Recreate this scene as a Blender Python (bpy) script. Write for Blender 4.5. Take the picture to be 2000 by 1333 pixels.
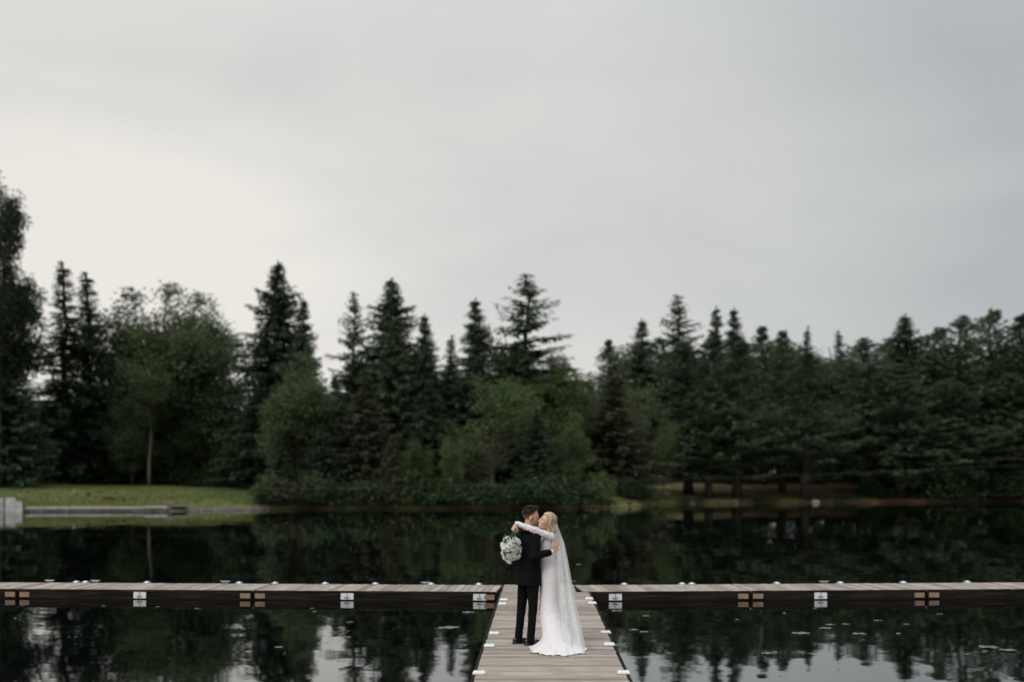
import bpy, bmesh, math, random
from mathutils import Vector, Matrix, noise

for o in list(bpy.data.objects):
    bpy.data.objects.remove(o, do_unlink=True)
scene = bpy.context.scene
COL = scene.collection
R = math.radians
PI = math.pi

# ------------------------------------------------------------------ camera
CAM_Z = 2.43            # above the water (z = 0)
DOCK_Z = 0.19           # deck surface above the water
FPX, CX, HY = 2500.0, 1000.0, 934.0
cam_d = bpy.data.cameras.new('camera')
cam = bpy.data.objects.new('camera', cam_d)
COL.objects.link(cam)
cam.location = (0, 0, CAM_Z)
cam.rotation_euler = (R(90), 0, 0)
cam_d.sensor_width = 36
cam_d.lens = 45
cam_d.shift_y = 267.5 / 2000.0
cam_d.clip_end = 6000
cam_d.dof.use_dof = True
cam_d.dof.focus_distance = 19.0
cam_d.dof.aperture_fstop = 0.72
scene.camera = cam

# ------------------------------------------------------------------ sky, sun, exposure
SUN_AZ = R(-142)        # from +Y towards +X
SUN_EL = R(46)
world = bpy.data.worlds.new('World')
scene.world = world
world.use_nodes = True
wt = world.node_tree
wt.nodes.clear()


def wn(t, **kw):
    n = wt.nodes.new(t)
    for k, v in kw.items():
        setattr(n, k, v)
    return n


def wl(a, b):
    wt.links.new(a, b)


w_out = wn('ShaderNodeOutputWorld')
w_bg = wn('ShaderNodeBackground')
w_bg.inputs[1].default_value = 0.1
wl(w_bg.outputs[0], w_out.inputs[0])
w_sky = wn('ShaderNodeTexSky', sky_type='NISHITA', sun_disc=False)
w_sky.sun_elevation = SUN_EL
w_sky.sun_rotation = SUN_AZ
w_tc = wn('ShaderNodeTexCoord')
w_sep = wn('ShaderNodeSeparateXYZ')
wl(w_tc.outputs['Generated'], w_sep.inputs[0])
# overcast sheet: brighter and warmer towards the low western sky ahead on the left
w_dot = wn('ShaderNodeVectorMath', operation='DOT_PRODUCT')
a_ = R(-24)
w_dot.inputs[1].default_value = (math.sin(a_) * math.cos(R(-1)), math.cos(a_) * math.cos(R(-1)), math.sin(R(-1)))
wl(w_tc.outputs['Generated'], w_dot.inputs[0])
w_nz = wn('ShaderNodeTexNoise')
w_nz.inputs['Scale'].default_value = 2.6
w_nz.inputs['Detail'].default_value = 4
w_nz.inputs['Roughness'].default_value = 0.5
w_nz.inputs['Distortion'].default_value = 0.4
w_map = wn('ShaderNodeMapping')
w_map.inputs['Scale'].default_value = (1, 1, 2.6)
w_map.inputs['Location'].default_value = (0.35, 0.2, 0.1)
wl(w_tc.outputs['Generated'], w_map.inputs[0])
wl(w_map.outputs[0], w_nz.inputs['Vector'])
w_n1 = wn('ShaderNodeMath', operation='MULTIPLY_ADD')
w_n1.inputs[1].default_value = 0.30
w_n1.inputs[2].default_value = -0.155
wl(w_nz.outputs['Fac'], w_n1.inputs[0])
w_add = wn('ShaderNodeMath', operation='ADD')
wl(w_dot.outputs['Value'], w_add.inputs[0])
wl(w_n1.outputs[0], w_add.inputs[1])
w_ramp = wn('ShaderNodeValToRGB')
wl(w_add.outputs[0], w_ramp.inputs[0])
e = w_ramp.color_ramp.elements
stops = [(.68, (.458, .484, .492)), (.80, (.60, .612, .60)), (.87, (.675, .67, .65)), (.92, (.735, .724, .695)), (.985, (.86, .826, .772))]
for _ in range(3):
    e.new(.5)
for e_, (q, c) in zip(e, stops):
    e_.position, e_.color = q, (*c, 1)
# plain overcast law: the sheet gets brighter overhead
w_up = wn('ShaderNodeMapRange')
w_up.inputs['From Min'].default_value = 0.3
w_up.inputs['From Max'].default_value = 1.0
w_up.inputs['To Min'].default_value = 1.0
w_up.inputs['To Max'].default_value = 2.4
wl(w_sep.outputs['Z'], w_up.inputs['Value'])
w_mul = wn('ShaderNodeVectorMath', operation='SCALE')
wl(w_ramp.outputs[0], w_mul.inputs[0])
w_m10 = wn('ShaderNodeMath', operation='MULTIPLY')
w_m10.inputs[1].default_value = 10.0
wl(w_up.outputs[0], w_m10.inputs[0])
wl(w_m10.outputs[0], w_mul.inputs['Scale'])
w_mix = wn('ShaderNodeMix', data_type='RGBA')
w_mix.inputs['Factor'].default_value = 0.95
wl(w_sky.outputs[0], w_mix.inputs['A'])
wl(w_mul.outputs[0], w_mix.inputs['B'])
wl(w_mix.outputs['Result'], w_bg.inputs[0])

sun_d = bpy.data.lights.new('sun', 'SUN')
sun_d.energy = 1.5
sun_d.angle = R(35)
sun_d.color = (1.0, 0.965, 0.92)
sun = bpy.data.objects.new('sun', sun_d)
COL.objects.link(sun)
sdir = Vector((math.sin(SUN_AZ) * math.cos(SUN_EL), math.cos(SUN_AZ) * math.cos(SUN_EL), math.sin(SUN_EL)))
sun.rotation_euler = sdir.to_track_quat('Z', 'Y').to_euler()

vs = scene.view_settings
vs.view_transform = 'Standard'
vs.look = 'None'
vs.exposure = 0.0
vs.gamma = 1.0
vs.use_curve_mapping = False
scene.render.engine = 'CYCLES'
scene.cycles.use_denoising = True
scene.cycles.max_bounces = 8
scene.cycles.transparent_max_bounces = 12

# ------------------------------------------------------------------ helpers


def at(px, py, Y):
    """point of the place that lies at distance Y on the sight line of a photo pixel"""
    return Vector(((px - CX) / FPX * Y, Y, CAM_Z - (py - HY) / FPX * Y))


def on_plane(px, py, z):
    Y = (CAM_Z - z) * FPX / (py - HY)
    return Vector(((px - CX) / FPX * Y, Y, z))


def tag(o, label=None, cat=None, group=None, kind=None):
    if label:
        o['label'] = label
    if cat:
        o['category'] = cat
    if group:
        o['group'] = group
    if kind:
        o['kind'] = kind
    return o


def empty(name, loc=(0, 0, 0), rz=0.0):
    o = bpy.data.objects.new(name, None)
    COL.objects.link(o)
    o.location = loc
    o.rotation_euler = (0, 0, rz)
    o.empty_display_size = 0.2
    return o


def link(name, mesh, parent=None, loc=(0, 0, 0), rot=(0, 0, 0), scale=(1, 1, 1)):
    o = bpy.data.objects.new(name, mesh)
    COL.objects.link(o)
    o.parent = parent
    o.location = loc
    o.rotation_euler = rot
    o.scale = scale
    return o


def frame_from(t):
    t = t.normalized()
    up = Vector((0, 0, 1)) if abs(t.z) < 0.95 else Vector((1, 0, 0))
    a = t.cross(up).normalized()
    return a, a.cross(t).normalized()


class MB:
    def __init__(self):
        self.v = []
        self.f = []

    def box(self, c, s, rot=None):
        c = Vector(c)
        b = len(self.v)
        for dx in (-.5, .5):
            for dy in (-.5, .5):
                for dz in (-.5, .5):
                    p = Vector((dx * s[0], dy * s[1], dz * s[2]))
                    if rot is not None:
                        p = rot @ p
                    self.v.append(c + p)
        for q in ((0, 1, 3, 2), (4, 6, 7, 5), (0, 4, 5, 1), (2, 3, 7, 6), (0, 2, 6, 4), (1, 5, 7, 3)):
            self.f.append([b + i for i in q])
        return self

    def tube(self, pts, radii, n=8, cap=True):
        pts = [Vector(p) for p in pts]
        if not isinstance(radii, (list, tuple)):
            radii = [radii] * len(pts)
        b = len(self.v)
        a0 = None
        for i, p in enumerate(pts):
            t = (pts[min(i + 1, len(pts) - 1)] - pts[max(i - 1, 0)])
            if t.length < 1e-9:
                t = Vector((0, 0, 1))
            t.normalize()
            if a0 is None:
                a0, _ = frame_from(t)
            a = (a0 - t * a0.dot(t)).normalized()
            a0 = a
            bb = t.cross(a)
            for k in range(n):
                g = 2 * PI * k / n
                self.v.append(p + (a * math.cos(g) + bb * math.sin(g)) * radii[i])
        for i in range(len(pts) - 1):
            for k in range(n):
                k2 = (k + 1) % n
                self.f.append([b + i * n + k, b + i * n + k2, b + (i + 1) * n + k2, b + (i + 1) * n + k])
        if cap:
            self.f.append([b + k for k in range(n)][::-1])
            self.f.append([b + (len(pts) - 1) * n + k for k in range(n)])
        return self

    def capsule(self, p0, p1, r0, r1, n=12):
        p0, p1 = Vector(p0), Vector(p1)
        t = (p1 - p0)
        if t.length < 1e-6:
            t = Vector((0, 0, 1e-4))
        d = t.normalized()
        pts, rad = [], []
        for k in range(5):
            g = PI / 2 * (1 - k / 4)
            pts.append(p0 - d * r0 * math.sin(g))
            rad.append(max(r0 * math.cos(g), r0 * .02))
        for k in range(5):
            g = PI / 2 * (k / 4)
            pts.append(p1 + d * r1 * math.sin(g))
            rad.append(max(r1 * math.cos(g), r1 * .02))
        return self.tube(pts, rad, n)

    def ell(self, c, r, rot=None, nu=16, nv=10):
        c = Vector(c)
        b = len(self.v)
        for j in range(nv + 1):
            th = PI * j / nv
            th = min(max(th, .02), PI - .02)
            for i in range(nu):
                ph = 2 * PI * i / nu
                p = Vector((r[0] * math.sin(th) * math.cos(ph), r[1] * math.sin(th) * math.sin(ph), r[2] * math.cos(th)))
                if rot is not None:
                    p = rot @ p
                self.v.append(c + p)
        for j in range(nv):
            for i in range(nu):
                i2 = (i + 1) % nu
                self.f.append([b + j * nu + i, b + (j + 1) * nu + i, b + (j + 1) * nu + i2, b + j * nu + i2])
        self.f.append([b + i for i in range(nu)])
        self.f.append([b + nv * nu + i for i in range(nu)][::-1])
        return self

    def loft(self, rings, n=28, cap=True, rot=0.0, wave=None, power=2.0):
        """rings: (cx, cy, cz, rx, ry); the section is turned by rot"""
        b = len(self.v)
        ca, sa = math.cos(rot), math.sin(rot)
        for j, (cx, cy, cz, rx, ry) in enumerate(rings):
            for k in range(n):
                g = 2 * PI * k / n
                c, s = math.cos(g), math.sin(g)
                x = rx * math.copysign(abs(c) ** (2 / power), c)
                y = ry * math.copysign(abs(s) ** (2 / power), s)
                w = 1.0
                if wave:
                    w = wave(j / (len(rings) - 1), g)
                x, y = x * w, y * w
                self.v.append(Vector((cx + x * ca - y * sa, cy + x * sa + y * ca, cz)))
        for j in range(len(rings) - 1):
            for k in range(n):
                k2 = (k + 1) % n
                self.f.append([b + j * n + k, b + j * n + k2, b + (j + 1) * n + k2, b + (j + 1) * n + k])
        if cap:
            self.f.append([b + k for k in range(n)][::-1])
            self.f.append([b + (len(rings) - 1) * n + k for k in range(n)])
        return self

    def mesh(self, name, mat, smooth=False):
        me = bpy.data.meshes.new(name)
        me.from_pydata([tuple(p) for p in self.v], [], self.f)
        if mat is not None:
            for m in (mat if isinstance(mat, (list, tuple)) else [mat]):
                me.materials.append(m)
        if smooth:
            me.polygons.foreach_set('use_smooth', [True] * len(me.polygons))
        me.update()
        return me

    def build(self, name, mat, parent=None, smooth=False, **kw):
        return link(name, self.mesh(name, mat, smooth), parent, **kw)

    def normals(self, me):
        bm = bmesh.new()
        bm.from_mesh(me)
        bmesh.ops.recalc_face_normals(bm, faces=bm.faces)
        bm.to_mesh(me)
        bm.free()

    def union(self, name, mat, parent=None, voxel=0.006, smooth_it=3, displace=None):
        """one continuous skin round all the shapes"""
        me = self.mesh(name + '_raw', None)
        self.normals(me)
        tmp = link(name + '_raw', me)
        md = tmp.modifiers.new('r', 'REMESH')
        md.mode = 'VOXEL'
        md.voxel_size = voxel
        md.use_smooth_shade = True
        ms = tmp.modifiers.new('s', 'SMOOTH')
        ms.iterations = smooth_it
        ms.factor = 0.5
        dg = bpy.context.evaluated_depsgraph_get()
        out = bpy.data.meshes.new_from_object(tmp.evaluated_get(dg))
        bpy.data.objects.remove(tmp, do_unlink=True)
        bpy.data.meshes.remove(me)
        out.name = name
        out.materials.clear()
        out.materials.append(mat)
        if displace:
            cos = [v.co.copy() for v in out.vertices]
            nor = [Vector(n_.vector) for n_ in out.vertex_normals]
            flat = []
            for c_, n_ in zip(cos, nor):
                flat.extend(c_ + n_ * displace(c_))
            out.vertices.foreach_set('co', flat)
        out.polygons.foreach_set('use_smooth', [True] * len(out.polygons))
        out.update()
        return link(name, out, parent)


# ------------------------------------------------------------------ materials


class NT:
    def __init__(self, name):
        self.m = bpy.data.materials.new(name)
        self.m.use_nodes = True
        self.t = self.m.node_tree
        self.t.nodes.clear()
        self.out = self.n('ShaderNodeOutputMaterial')

    def n(self, typ, ins=None, **kw):
        nd = self.t.nodes.new(typ)
        for k, v in kw.items():
            setattr(nd, k, v)
        for k, v in (ins or {}).items():
            if hasattr(v, 'links'):
                self.t.links.new(v, nd.inputs[k])
            else:
                nd.inputs[k].default_value = v
        return nd

    def ramp(self, fac, stops):
        nd = self.n('ShaderNodeValToRGB', {0: fac})
        el = nd.color_ramp.elements
        while len(el) < len(stops):
            el.new(0.5)
        for e_, (p, c) in zip(el, stops):
            e_.position = p
            e_.color = (*c, 1) if len(c) == 3 else c
        return nd.outputs[0]

    def noise(self, vec, scale, detail=4, rough=.55, dist=0):
        nd = self.n('ShaderNodeTexNoise', {'Scale': scale, 'Detail': detail, 'Roughness': rough, 'Distortion': dist})
        if vec is not None:
            self.t.links.new(vec, nd.inputs['Vector'])
        return nd.outputs['Fac']

    def obj(self):
        return self.n('ShaderNodeTexCoord').outputs['Object']

    def mapped(self, vec, scale=(1, 1, 1), loc=(0, 0, 0)):
        return self.n('ShaderNodeMapping', {0: vec, 'Scale': scale, 'Location': loc}).outputs[0]

    def math(self, op, a, b=0.0, c=0.0, clamp=False):
        nd = self.n('ShaderNodeMath', {0: a, 1: b, 2: c}, operation=op, use_clamp=clamp)
        return nd.outputs[0]

    def mix(self, f, a, b, blend='MIX'):
        def col(v):
            return v if hasattr(v, 'links') else ((*v, 1) if len(v) == 3 else v)
        nd = self.n('ShaderNodeMix', data_type='RGBA', blend_type=blend)
        for sock, v in ((nd.inputs['Factor'], f), (nd.inputs['A'], col(a)), (nd.inputs['B'], col(b))):
            if hasattr(v, 'links'):
                self.t.links.new(v, sock)
            else:
                sock.default_value = v
        return nd.outputs['Result']

    def bump(self, h, strength=.3, dist=.01):
        return self.n('ShaderNodeBump', {'Strength': strength, 'Distance': dist, 'Height': h}).outputs[0]

    def pbr(self, col, rough=.7, normal=None, spec=.3, metal=0.0, **extra):
        ins = {'Base Color': col if hasattr(col, 'links') else ((*col, 1) if len(col) == 3 else col),
               'Roughness': rough, 'Specular IOR Level': spec, 'Metallic': metal}
        ins.update(extra)
        nd = self.n('ShaderNodeBsdfPrincipled', ins)
        if normal is not None:
            self.t.links.new(normal, nd.inputs['Normal'])
        return nd.outputs[0]

    def done(self, sh):
        self.t.links.new(sh, self.out.inputs['Surface'])
        return self.m


def m_plain(name, c0, c1, scale=12, rough=.7, bump=.2, spec=.3, metal=0.0, dist=.006):
    k = NT(name)
    v = k.obj()
    f = k.noise(v, scale, 6, .6)
    return k.done(k.pbr(k.ramp(f, [(.3, c0), (.72, c1)]), rough, k.bump(f, bump, dist), spec, metal))


def m_plank(name, dark, light, rough=.8):
    k = NT(name)
    rnd = k.n('ShaderNodeObjectInfo').outputs['Random']
    v = k.obj()
    sh = k.n('ShaderNodeVectorMath', {0: v}, operation='ADD')
    cmb = k.n('ShaderNodeCombineXYZ', {0: k.math('MULTIPLY', rnd, 37.0), 1: k.math('MULTIPLY', rnd, 91.0), 2: 0.0})
    k.t.links.new(cmb.outputs[0], sh.inputs[1])
    g = k.noise(k.mapped(sh.outputs[0], (1.6, 42, 42)), 1.0, 6, .62, .6)
    big = k.noise(sh.outputs[0], 2.3, 3, .5)
    c = k.ramp(g, [(.28, dark), (.72, light)])
    tone = k.ramp(rnd, [(0, (.66, .64, .62)), (.5, (.96, .95, .94)), (1, (1.16, 1.14, 1.12))])
    c = k.mix(1.0, c, tone, 'MULTIPLY')
    st = k.ramp(big, [(.35, (.68, .65, .62)), (.62, (1, 1, 1))])
    c = k.mix(.75, c, st, 'MULTIPLY')
    return k.done(k.pbr(c, rough, k.bump(g, .35, .004), .25))


def m_leaf(name, dark, light, yellow=None, transl=.22, rough=.6):
    k = NT(name)
    isl = k.n('ShaderNodeNewGeometry').outputs['Random Per Island']
    rnd = k.n('ShaderNodeObjectInfo').outputs['Random']
    v = k.obj()
    patch = k.noise(v, .55, 3, .5)
    f = k.math('ADD', k.math('MULTIPLY', isl, .5), k.math('MULTIPLY', patch, .5))
    c = k.ramp(f, [(.25, dark), (.75, light)])
    tone = k.ramp(rnd, [(0, (.74, .8, .78)), (.5, (1, 1, 1)), (1, (1.22, 1.16, 1.0))])
    c = k.mix(1.0, c, tone, 'MULTIPLY')
    if yellow:
        c = k.mix(k.math('GREATER_THAN', isl, .965), c, yellow)
    p = k.pbr(c, rough, None, .25)
    tr = k.n('ShaderNodeBsdfTranslucent', {'Color': c}).outputs[0]
    mx = k.n('ShaderNodeMixShader', {0: transl, 1: p, 2: tr}).outputs[0]
    return k.done(mx)


M = {}
M['plank'] = m_plank('weathered_plank', (.235, .200, .174), (.52, .458, .408))
M['fascia'] = None
M['tan_bracket'] = m_plain('tan_timber_block', (.20, .13, .085), (.36, .25, .17), 14, .7)
M['float'] = m_plain('black_float_plastic', (.01, .01, .011), (.02, .02, .021), 8, .4)
M['galv'] = m_plain('galvanised_metal', (.30, .31, .31), (.5, .5, .5), 20, .42, .1, .5, .8)
M['sign_white'] = m_plain('white_sign_plastic', (.62, .63, .61), (.78, .79, .77), 18, .45, .05)
M['sign_black'] = m_plain('black_print', (.012, .012, .012), (.03, .03, .03), 20, .5, .05)
M['lamp_white'] = m_plain('white_lamp_housing', (.72, .73, .74), (.84, .84, .84), 15, .35, .03, .4)
M['lamp_blue'] = m_plain('blue_lamp_lens', (.10, .25, .40), (.20, .38, .55), 15, .18, .03, .6)
M['bark'] = m_plain('grey_brown_bark', (.028, .022, .017), (.09, .072, .056), 6, .9, .8, .1)
M['bark_dead'] = m_plain('dead_wood', (.07, .055, .045), (.16, .13, .105), 7, .9, .6, .1)
M['birch'] = None
M['rock'] = m_plain('pale_rock', (.30, .25, .22), (.55, .48, .43), 5, .8, .6, .2, 0, .03)
M['pale_board'] = m_plain('pale_weathered_board', (.27, .262, .25), (.52, .51, .49), 4, .85, .3, .2)
M['concrete'] = m_plain('weathered_pale_timber_wall', (.20, .19, .18), (.46, .45, .43), 3.5, .85, .3, .2)
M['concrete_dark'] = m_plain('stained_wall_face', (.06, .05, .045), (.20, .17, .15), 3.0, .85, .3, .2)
M['cable'] = m_plain('dull_steel_cable', (.05, .05, .05), (.10, .10, .10), 4, .5, .1, .4)
M['duck'] = m_plain('brown_plumage', (.025, .019, .015), (.085, .066, .05), 22, .8, .3)
M['duck_pale'] = m_plain('pale_plumage', (.42, .39, .34), (.6, .57, .52), 22, .8, .2)
M['bill'] = m_plain('dull_orange_bill', (.35, .17, .03), (.45, .22, .05), 20, .5, .05)
M['spruce'] = m_leaf('spruce_needles', (.034, .058, .036), (.105, .158, .090), None, .38)
M['spruce_blue'] = m_leaf('grey_green_needles', (.038, .062, .042), (.114, .162, .100), None, .38)
M['pine'] = m_leaf('pine_needles', (.042, .072, .042), (.150, .210, .110), None, .4)
M['dead'] = m_leaf('brown_dead_needles', (.042, .047, .028), (.118, .114, .068), None, .3)
M['leaf'] = m_leaf('broad_leaves', (.040, .068, .027), (.125, .168, .064), None, .4)
M['leaf_dark'] = m_leaf('dark_broad_leaves', (.010, .018, .010), (.032, .046, .024), None, .15, .8)
M['leaf_grey'] = m_leaf('grey_green_broad_leaves', (.042, .066, .034), (.122, .160, .076), None, .4)
M['leaf_light'] = m_leaf('light_green_leaves', (.052, .092, .032), (.150, .215, .080), (.26, .17, .05), .42)
M['bush'] = m_leaf('glossy_shrub_leaves', (0.013, 0.030, 0.012), (0.046, 0.081, 0.028), None, .15, .4)
M['bush_light'] = m_leaf('light_shrub_leaves', (0.036, 0.072, 0.022), (0.104, 0.152, 0.056), None, .25, .5)
M['bush_brown'] = m_leaf('dry_shrub_leaves', (.040, .032, .018), (.11, .085, .045), None, .2, .7)
M['pad'] = m_plain('lily_pad_skin', (.05, .065, .045), (.12, .14, .10), 10, .25, .1, .6)
M['dry_leaf'] = m_plain('dry_floating_leaf', (.28, .26, .21), (.45, .43, .37), 10, .3, .1, .6)

k = NT('wet_dark_timber')
v = k.obj()
f = k.noise(k.mapped(v, (.8, 6, 14)), 1.6, 6, .65, .4)
wz = k.n('ShaderNodeSeparateXYZ', {0: v}).outputs['Z']
alg = k.n('ShaderNodeMapRange', {0: k.math('ADD', wz, k.math('MULTIPLY', f, .05)), 1: .03, 2: .075, 3: 1.0, 4: 0.0}).outputs[0]
c = k.mix(alg, k.ramp(f, [(.36, (.006, .005, .004)), (.55, (.020, .0145, .0095)), (.72, (.055, .040, .026))]), (.010, .012, .008))
M['fascia'] = k.done(k.pbr(c, .85, k.bump(f, .4, .006), .08))
k = NT('birch_bark')
v = k.mapped(k.obj(), (1.2, 1.2, 7))
f = k.noise(v, 2.2, 5, .6)
M['birch'] = k.done(k.pbr(k.ramp(f, [(.36, (.03, .026, .022)), (.5, (.15, .132, .11)), (.7, (.27, .24, .20))]), .8, k.bump(f, .3, .01), .2))

# water: dark pond with a faint swell, real slopes instead of a painted picture
k = NT('pond_water')
v = k.obj()


def slope_noise(scale, amp, vec):
    nd = k.n('ShaderNodeTexNoise', {'Scale': scale, 'Detail': 2.0, 'Roughness': .5, 'Vector': vec})
    s = k.n('ShaderNodeVectorMath', {0: nd.outputs['Color'], 1: (.5, .5, .5)}, operation='SUBTRACT')
    return k.n('ShaderNodeVectorMath', {0: s.outputs[0], 1: (amp, amp, 0)}, operation='MULTIPLY').outputs[0]


s1 = slope_noise(1.7, .013, v)
s2 = slope_noise(.45, .012, v)
s3 = slope_noise(7.0, .0035, v)
ad = k.n('ShaderNodeVectorMath', {0: s1, 1: s2}, operation='ADD').outputs[0]
ad = k.n('ShaderNodeVectorMath', {0: ad, 1: s3}, operation='ADD').outputs[0]
# breeze patches: calm sheets between faintly ruffled ones
br = k.n('ShaderNodeMapRange', {0: k.noise(k.mapped(v, (.5, 1, 1)), .09, 2), 1: .38, 2: .62, 3: .45, 4: 1.15}).outputs[0]
sc_ = k.n('ShaderNodeVectorMath', {0: ad}, operation='SCALE')
k.t.links.new(br, sc_.inputs['Scale'])
ad = k.n('ShaderNodeVectorMath', {0: sc_.outputs[0], 1: (0, 0, 1)}, operation='ADD').outputs[0]
nrm = k.n('ShaderNodeVectorMath', {0: ad}, operation='NORMALIZE').outputs[0]
gl = k.n('ShaderNodeBsdfGlossy', {'Color': (.92, .94, .95, 1), 'Roughness': .018, 'Normal': nrm}).outputs[0]
df = k.n('ShaderNodeBsdfDiffuse', {'Color': (.002, .0028, .0024, 1)}).outputs[0]
fr = k.n('ShaderNodeFresnel', {'IOR': 2.1, 'Normal': nrm}).outputs[0]
M['water'] = k.done(k.n('ShaderNodeMixShader', {0: fr, 1: df, 2: gl}).outputs[0])

# ground: lawn on the left bank, needle litter and moss under the pines, bare soil at the edge with under-shadow painted in
k = NT('bank_ground')
v = k.obj()
sx = k.n('ShaderNodeSeparateXYZ', {0: v})
fine = k.noise(v, 2.2, 8, .7)
mid = k.noise(v, .23, 4, .55)
strip = k.noise(k.mapped(v, (.4, 1.4, 1)), .5, 5, .6)
gf = k.math('ADD', k.math('MULTIPLY', fine, .5), k.math('MULTIPLY', mid, .5))
grass = k.ramp(gf, [(.36, (.052, .078, .025)), (.5, (.098, .124, .040)), (.62, (.185, .176, .072))])
tan = k.mix(k.ramp(strip, [(.44, (0, 0, 0)), (.66, (1, 1, 1))]), grass, (.24, .185, .085))
low = k.n('ShaderNodeMapRange', {0: k.math('ADD', sx.outputs['Z'], k.math('MULTIPLY', fine, .5)), 1: .45, 2: 1.7, 3: .95, 4: 0.0}).outputs[0]
lawn = k.mix(low, grass, tan)
litter = k.ramp(gf, [(.36, (.10, .062, .038)), (.5, (.20, .125, .075)), (.66, (.30, .21, .125))])
moss = k.n('ShaderNodeMapRange', {0: k.math('ADD', sx.outputs['X'], k.math('MULTIPLY', mid, 14.0)), 1: 22.0, 2: 32.0, 3: .8, 4: 0.0}).outputs[0]
wood = k.mix(moss, litter, (.25, .235, .105))
east = k.n('ShaderNodeMapRange', {0: k.math('ADD', sx.outputs['X'], k.math('MULTIPLY', mid, 4.0)), 1: 4.0, 2: 8.0, 3: 0.0, 4: 1.0}).outputs[0]
c = k.mix(east, lawn, wood)
far = k.n('ShaderNodeMapRange', {0: sx.outputs['Y'], 1: 112.0, 2: 120.0, 3: 0.0, 4: 1.0}).outputs[0]
far2 = k.math('MULTIPLY', far, k.math('SUBTRACT', 1.0, east))
c = k.mix(far2, c, litter)
edge = k.n('ShaderNodeMapRange', {0: k.math('ADD', sx.outputs['Z'], k.math('MULTIPLY', fine, .18)), 1: .10, 2: .2, 3: 1.0, 4: 0.0}).outputs[0]
c = k.mix(edge, c, (.045, .034, .024))  # soil darkened at the waterline, standing in for shade under the bank growth
M['ground'] = k.done(k.pbr(c, .95, k.bump(fine, .7, .06), .1))

# ------------------------------------------------------------------ terrain and water
SHORE = [(-300, 60), (-75, 70), (-52, 88), (-36.8, 92), (-25, 93.4), (-19.2, 98), (-12, 99.6), (0, 99.8), (4, 100.3),
         (7.5, 103.5), (10.6, 108.3), (12.2, 113), (14.0, 120.5), (20, 122.5), (29, 124), (38, 127), (53, 131), (75, 128), (110, 105), (300, 80)]


def far_shore(x):
    for (x0, y0), (x1, y1) in zip(SHORE, SHORE[1:]):
        if x0 <= x <= x1:
            return y0 + (y1 - y0) * (x - x0) / (x1 - x0)
    return 75


def lake_d(x, y):
    return min(far_shore(x) - y, x + 56, 64 - x, y - 3.5)


def hgt(x, y):
    d = lake_d(x, y)
    nz = noise.noise(Vector((x * .12, y * .12, 3.1))) * .25 + noise.noise(Vector((x * .5, y * .5, 7.7))) * .07
    if d >= 0:
        return -min(1.6, .10 + d * .16)
    d = -d
    if y < 10:
        return min(.55, .12 + d * .2) + nz * .15 + min(d * .02, 2)
    if x < -24:
        k_ = min(1, d / 24)
        top = 1.95 - max(0, min(1, (x + 40) / 16)) * .42
        hh = .33 + (top - .33) * math.sin(k_ * PI / 2) ** 1.0
        edge_ = 1.0
    elif x < 8:
        hh = .02 + .12 * min(1, d / .8) + 1.45 * (1 - math.exp(-d / 8.0))
        edge_ = 1.0
    else:
        hh = .04 + .22 * min(1, d / .8) + .105 * min(d, 24)
        edge_ = 1.0
    return hh + nz * min(1, d / 4) * .5 + max(0, d - 40) * .03


xs = [-2500, -1500, -900, -500, -300, -200, -140, -110, -90, -76, -66, -60]
x = -58.0
while x <= 70:
    xs.append(x)
    x += 0.8
xs += [74, 80, 90, 105, 130, 170, 250, 400, 700, 1300, 2500]
ys = [-2500, -1200, -500, -200, -100, -50, -25, -14, -8, -4, -1, 1, 2.2, 3, 3.6, 4.3, 5, 7, 12, 20, 35, 50, 60, 68, 75, 80, 84]
y = 86.0
while y <= 150:
    ys.append(y)
    y += 0.7
ys += [153, 158, 165, 175, 190, 215, 260, 340, 500, 800, 1400, 2500]
vv, ff = [], []
for yy in ys:
    for xx in xs:
        vv.append((xx, yy, hgt(xx, yy)))
nx = len(xs)
for j in range(len(ys) - 1):
    for i in range(nx - 1):
        ff.append((j * nx + i, j * nx + i + 1, (j + 1) * nx + i + 1, (j + 1) * nx + i))
me = bpy.data.meshes.new('ground')
me.from_pydata(vv, [], ff)
me.materials.append(M['ground'])
me.polygons.foreach_set('use_smooth', [True] * len(me.polygons))
g = link('ground', me)
tag(g, 'grassy and needle covered banks around the pond', 'ground', kind='structure')

wm = MB()
wm.v = [Vector(p) for p in ((-90, -2, 0), (110, -2, 0), (110, 150, 0), (-90, 150, 0))]
wm.f = [[0, 1, 2, 3]]
tag(wm.build('water', M['water']), 'dark still pond mirroring the trees', 'water', kind='structure')

# ------------------------------------------------------------------ floating dock
rng = random.Random(11)


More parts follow.
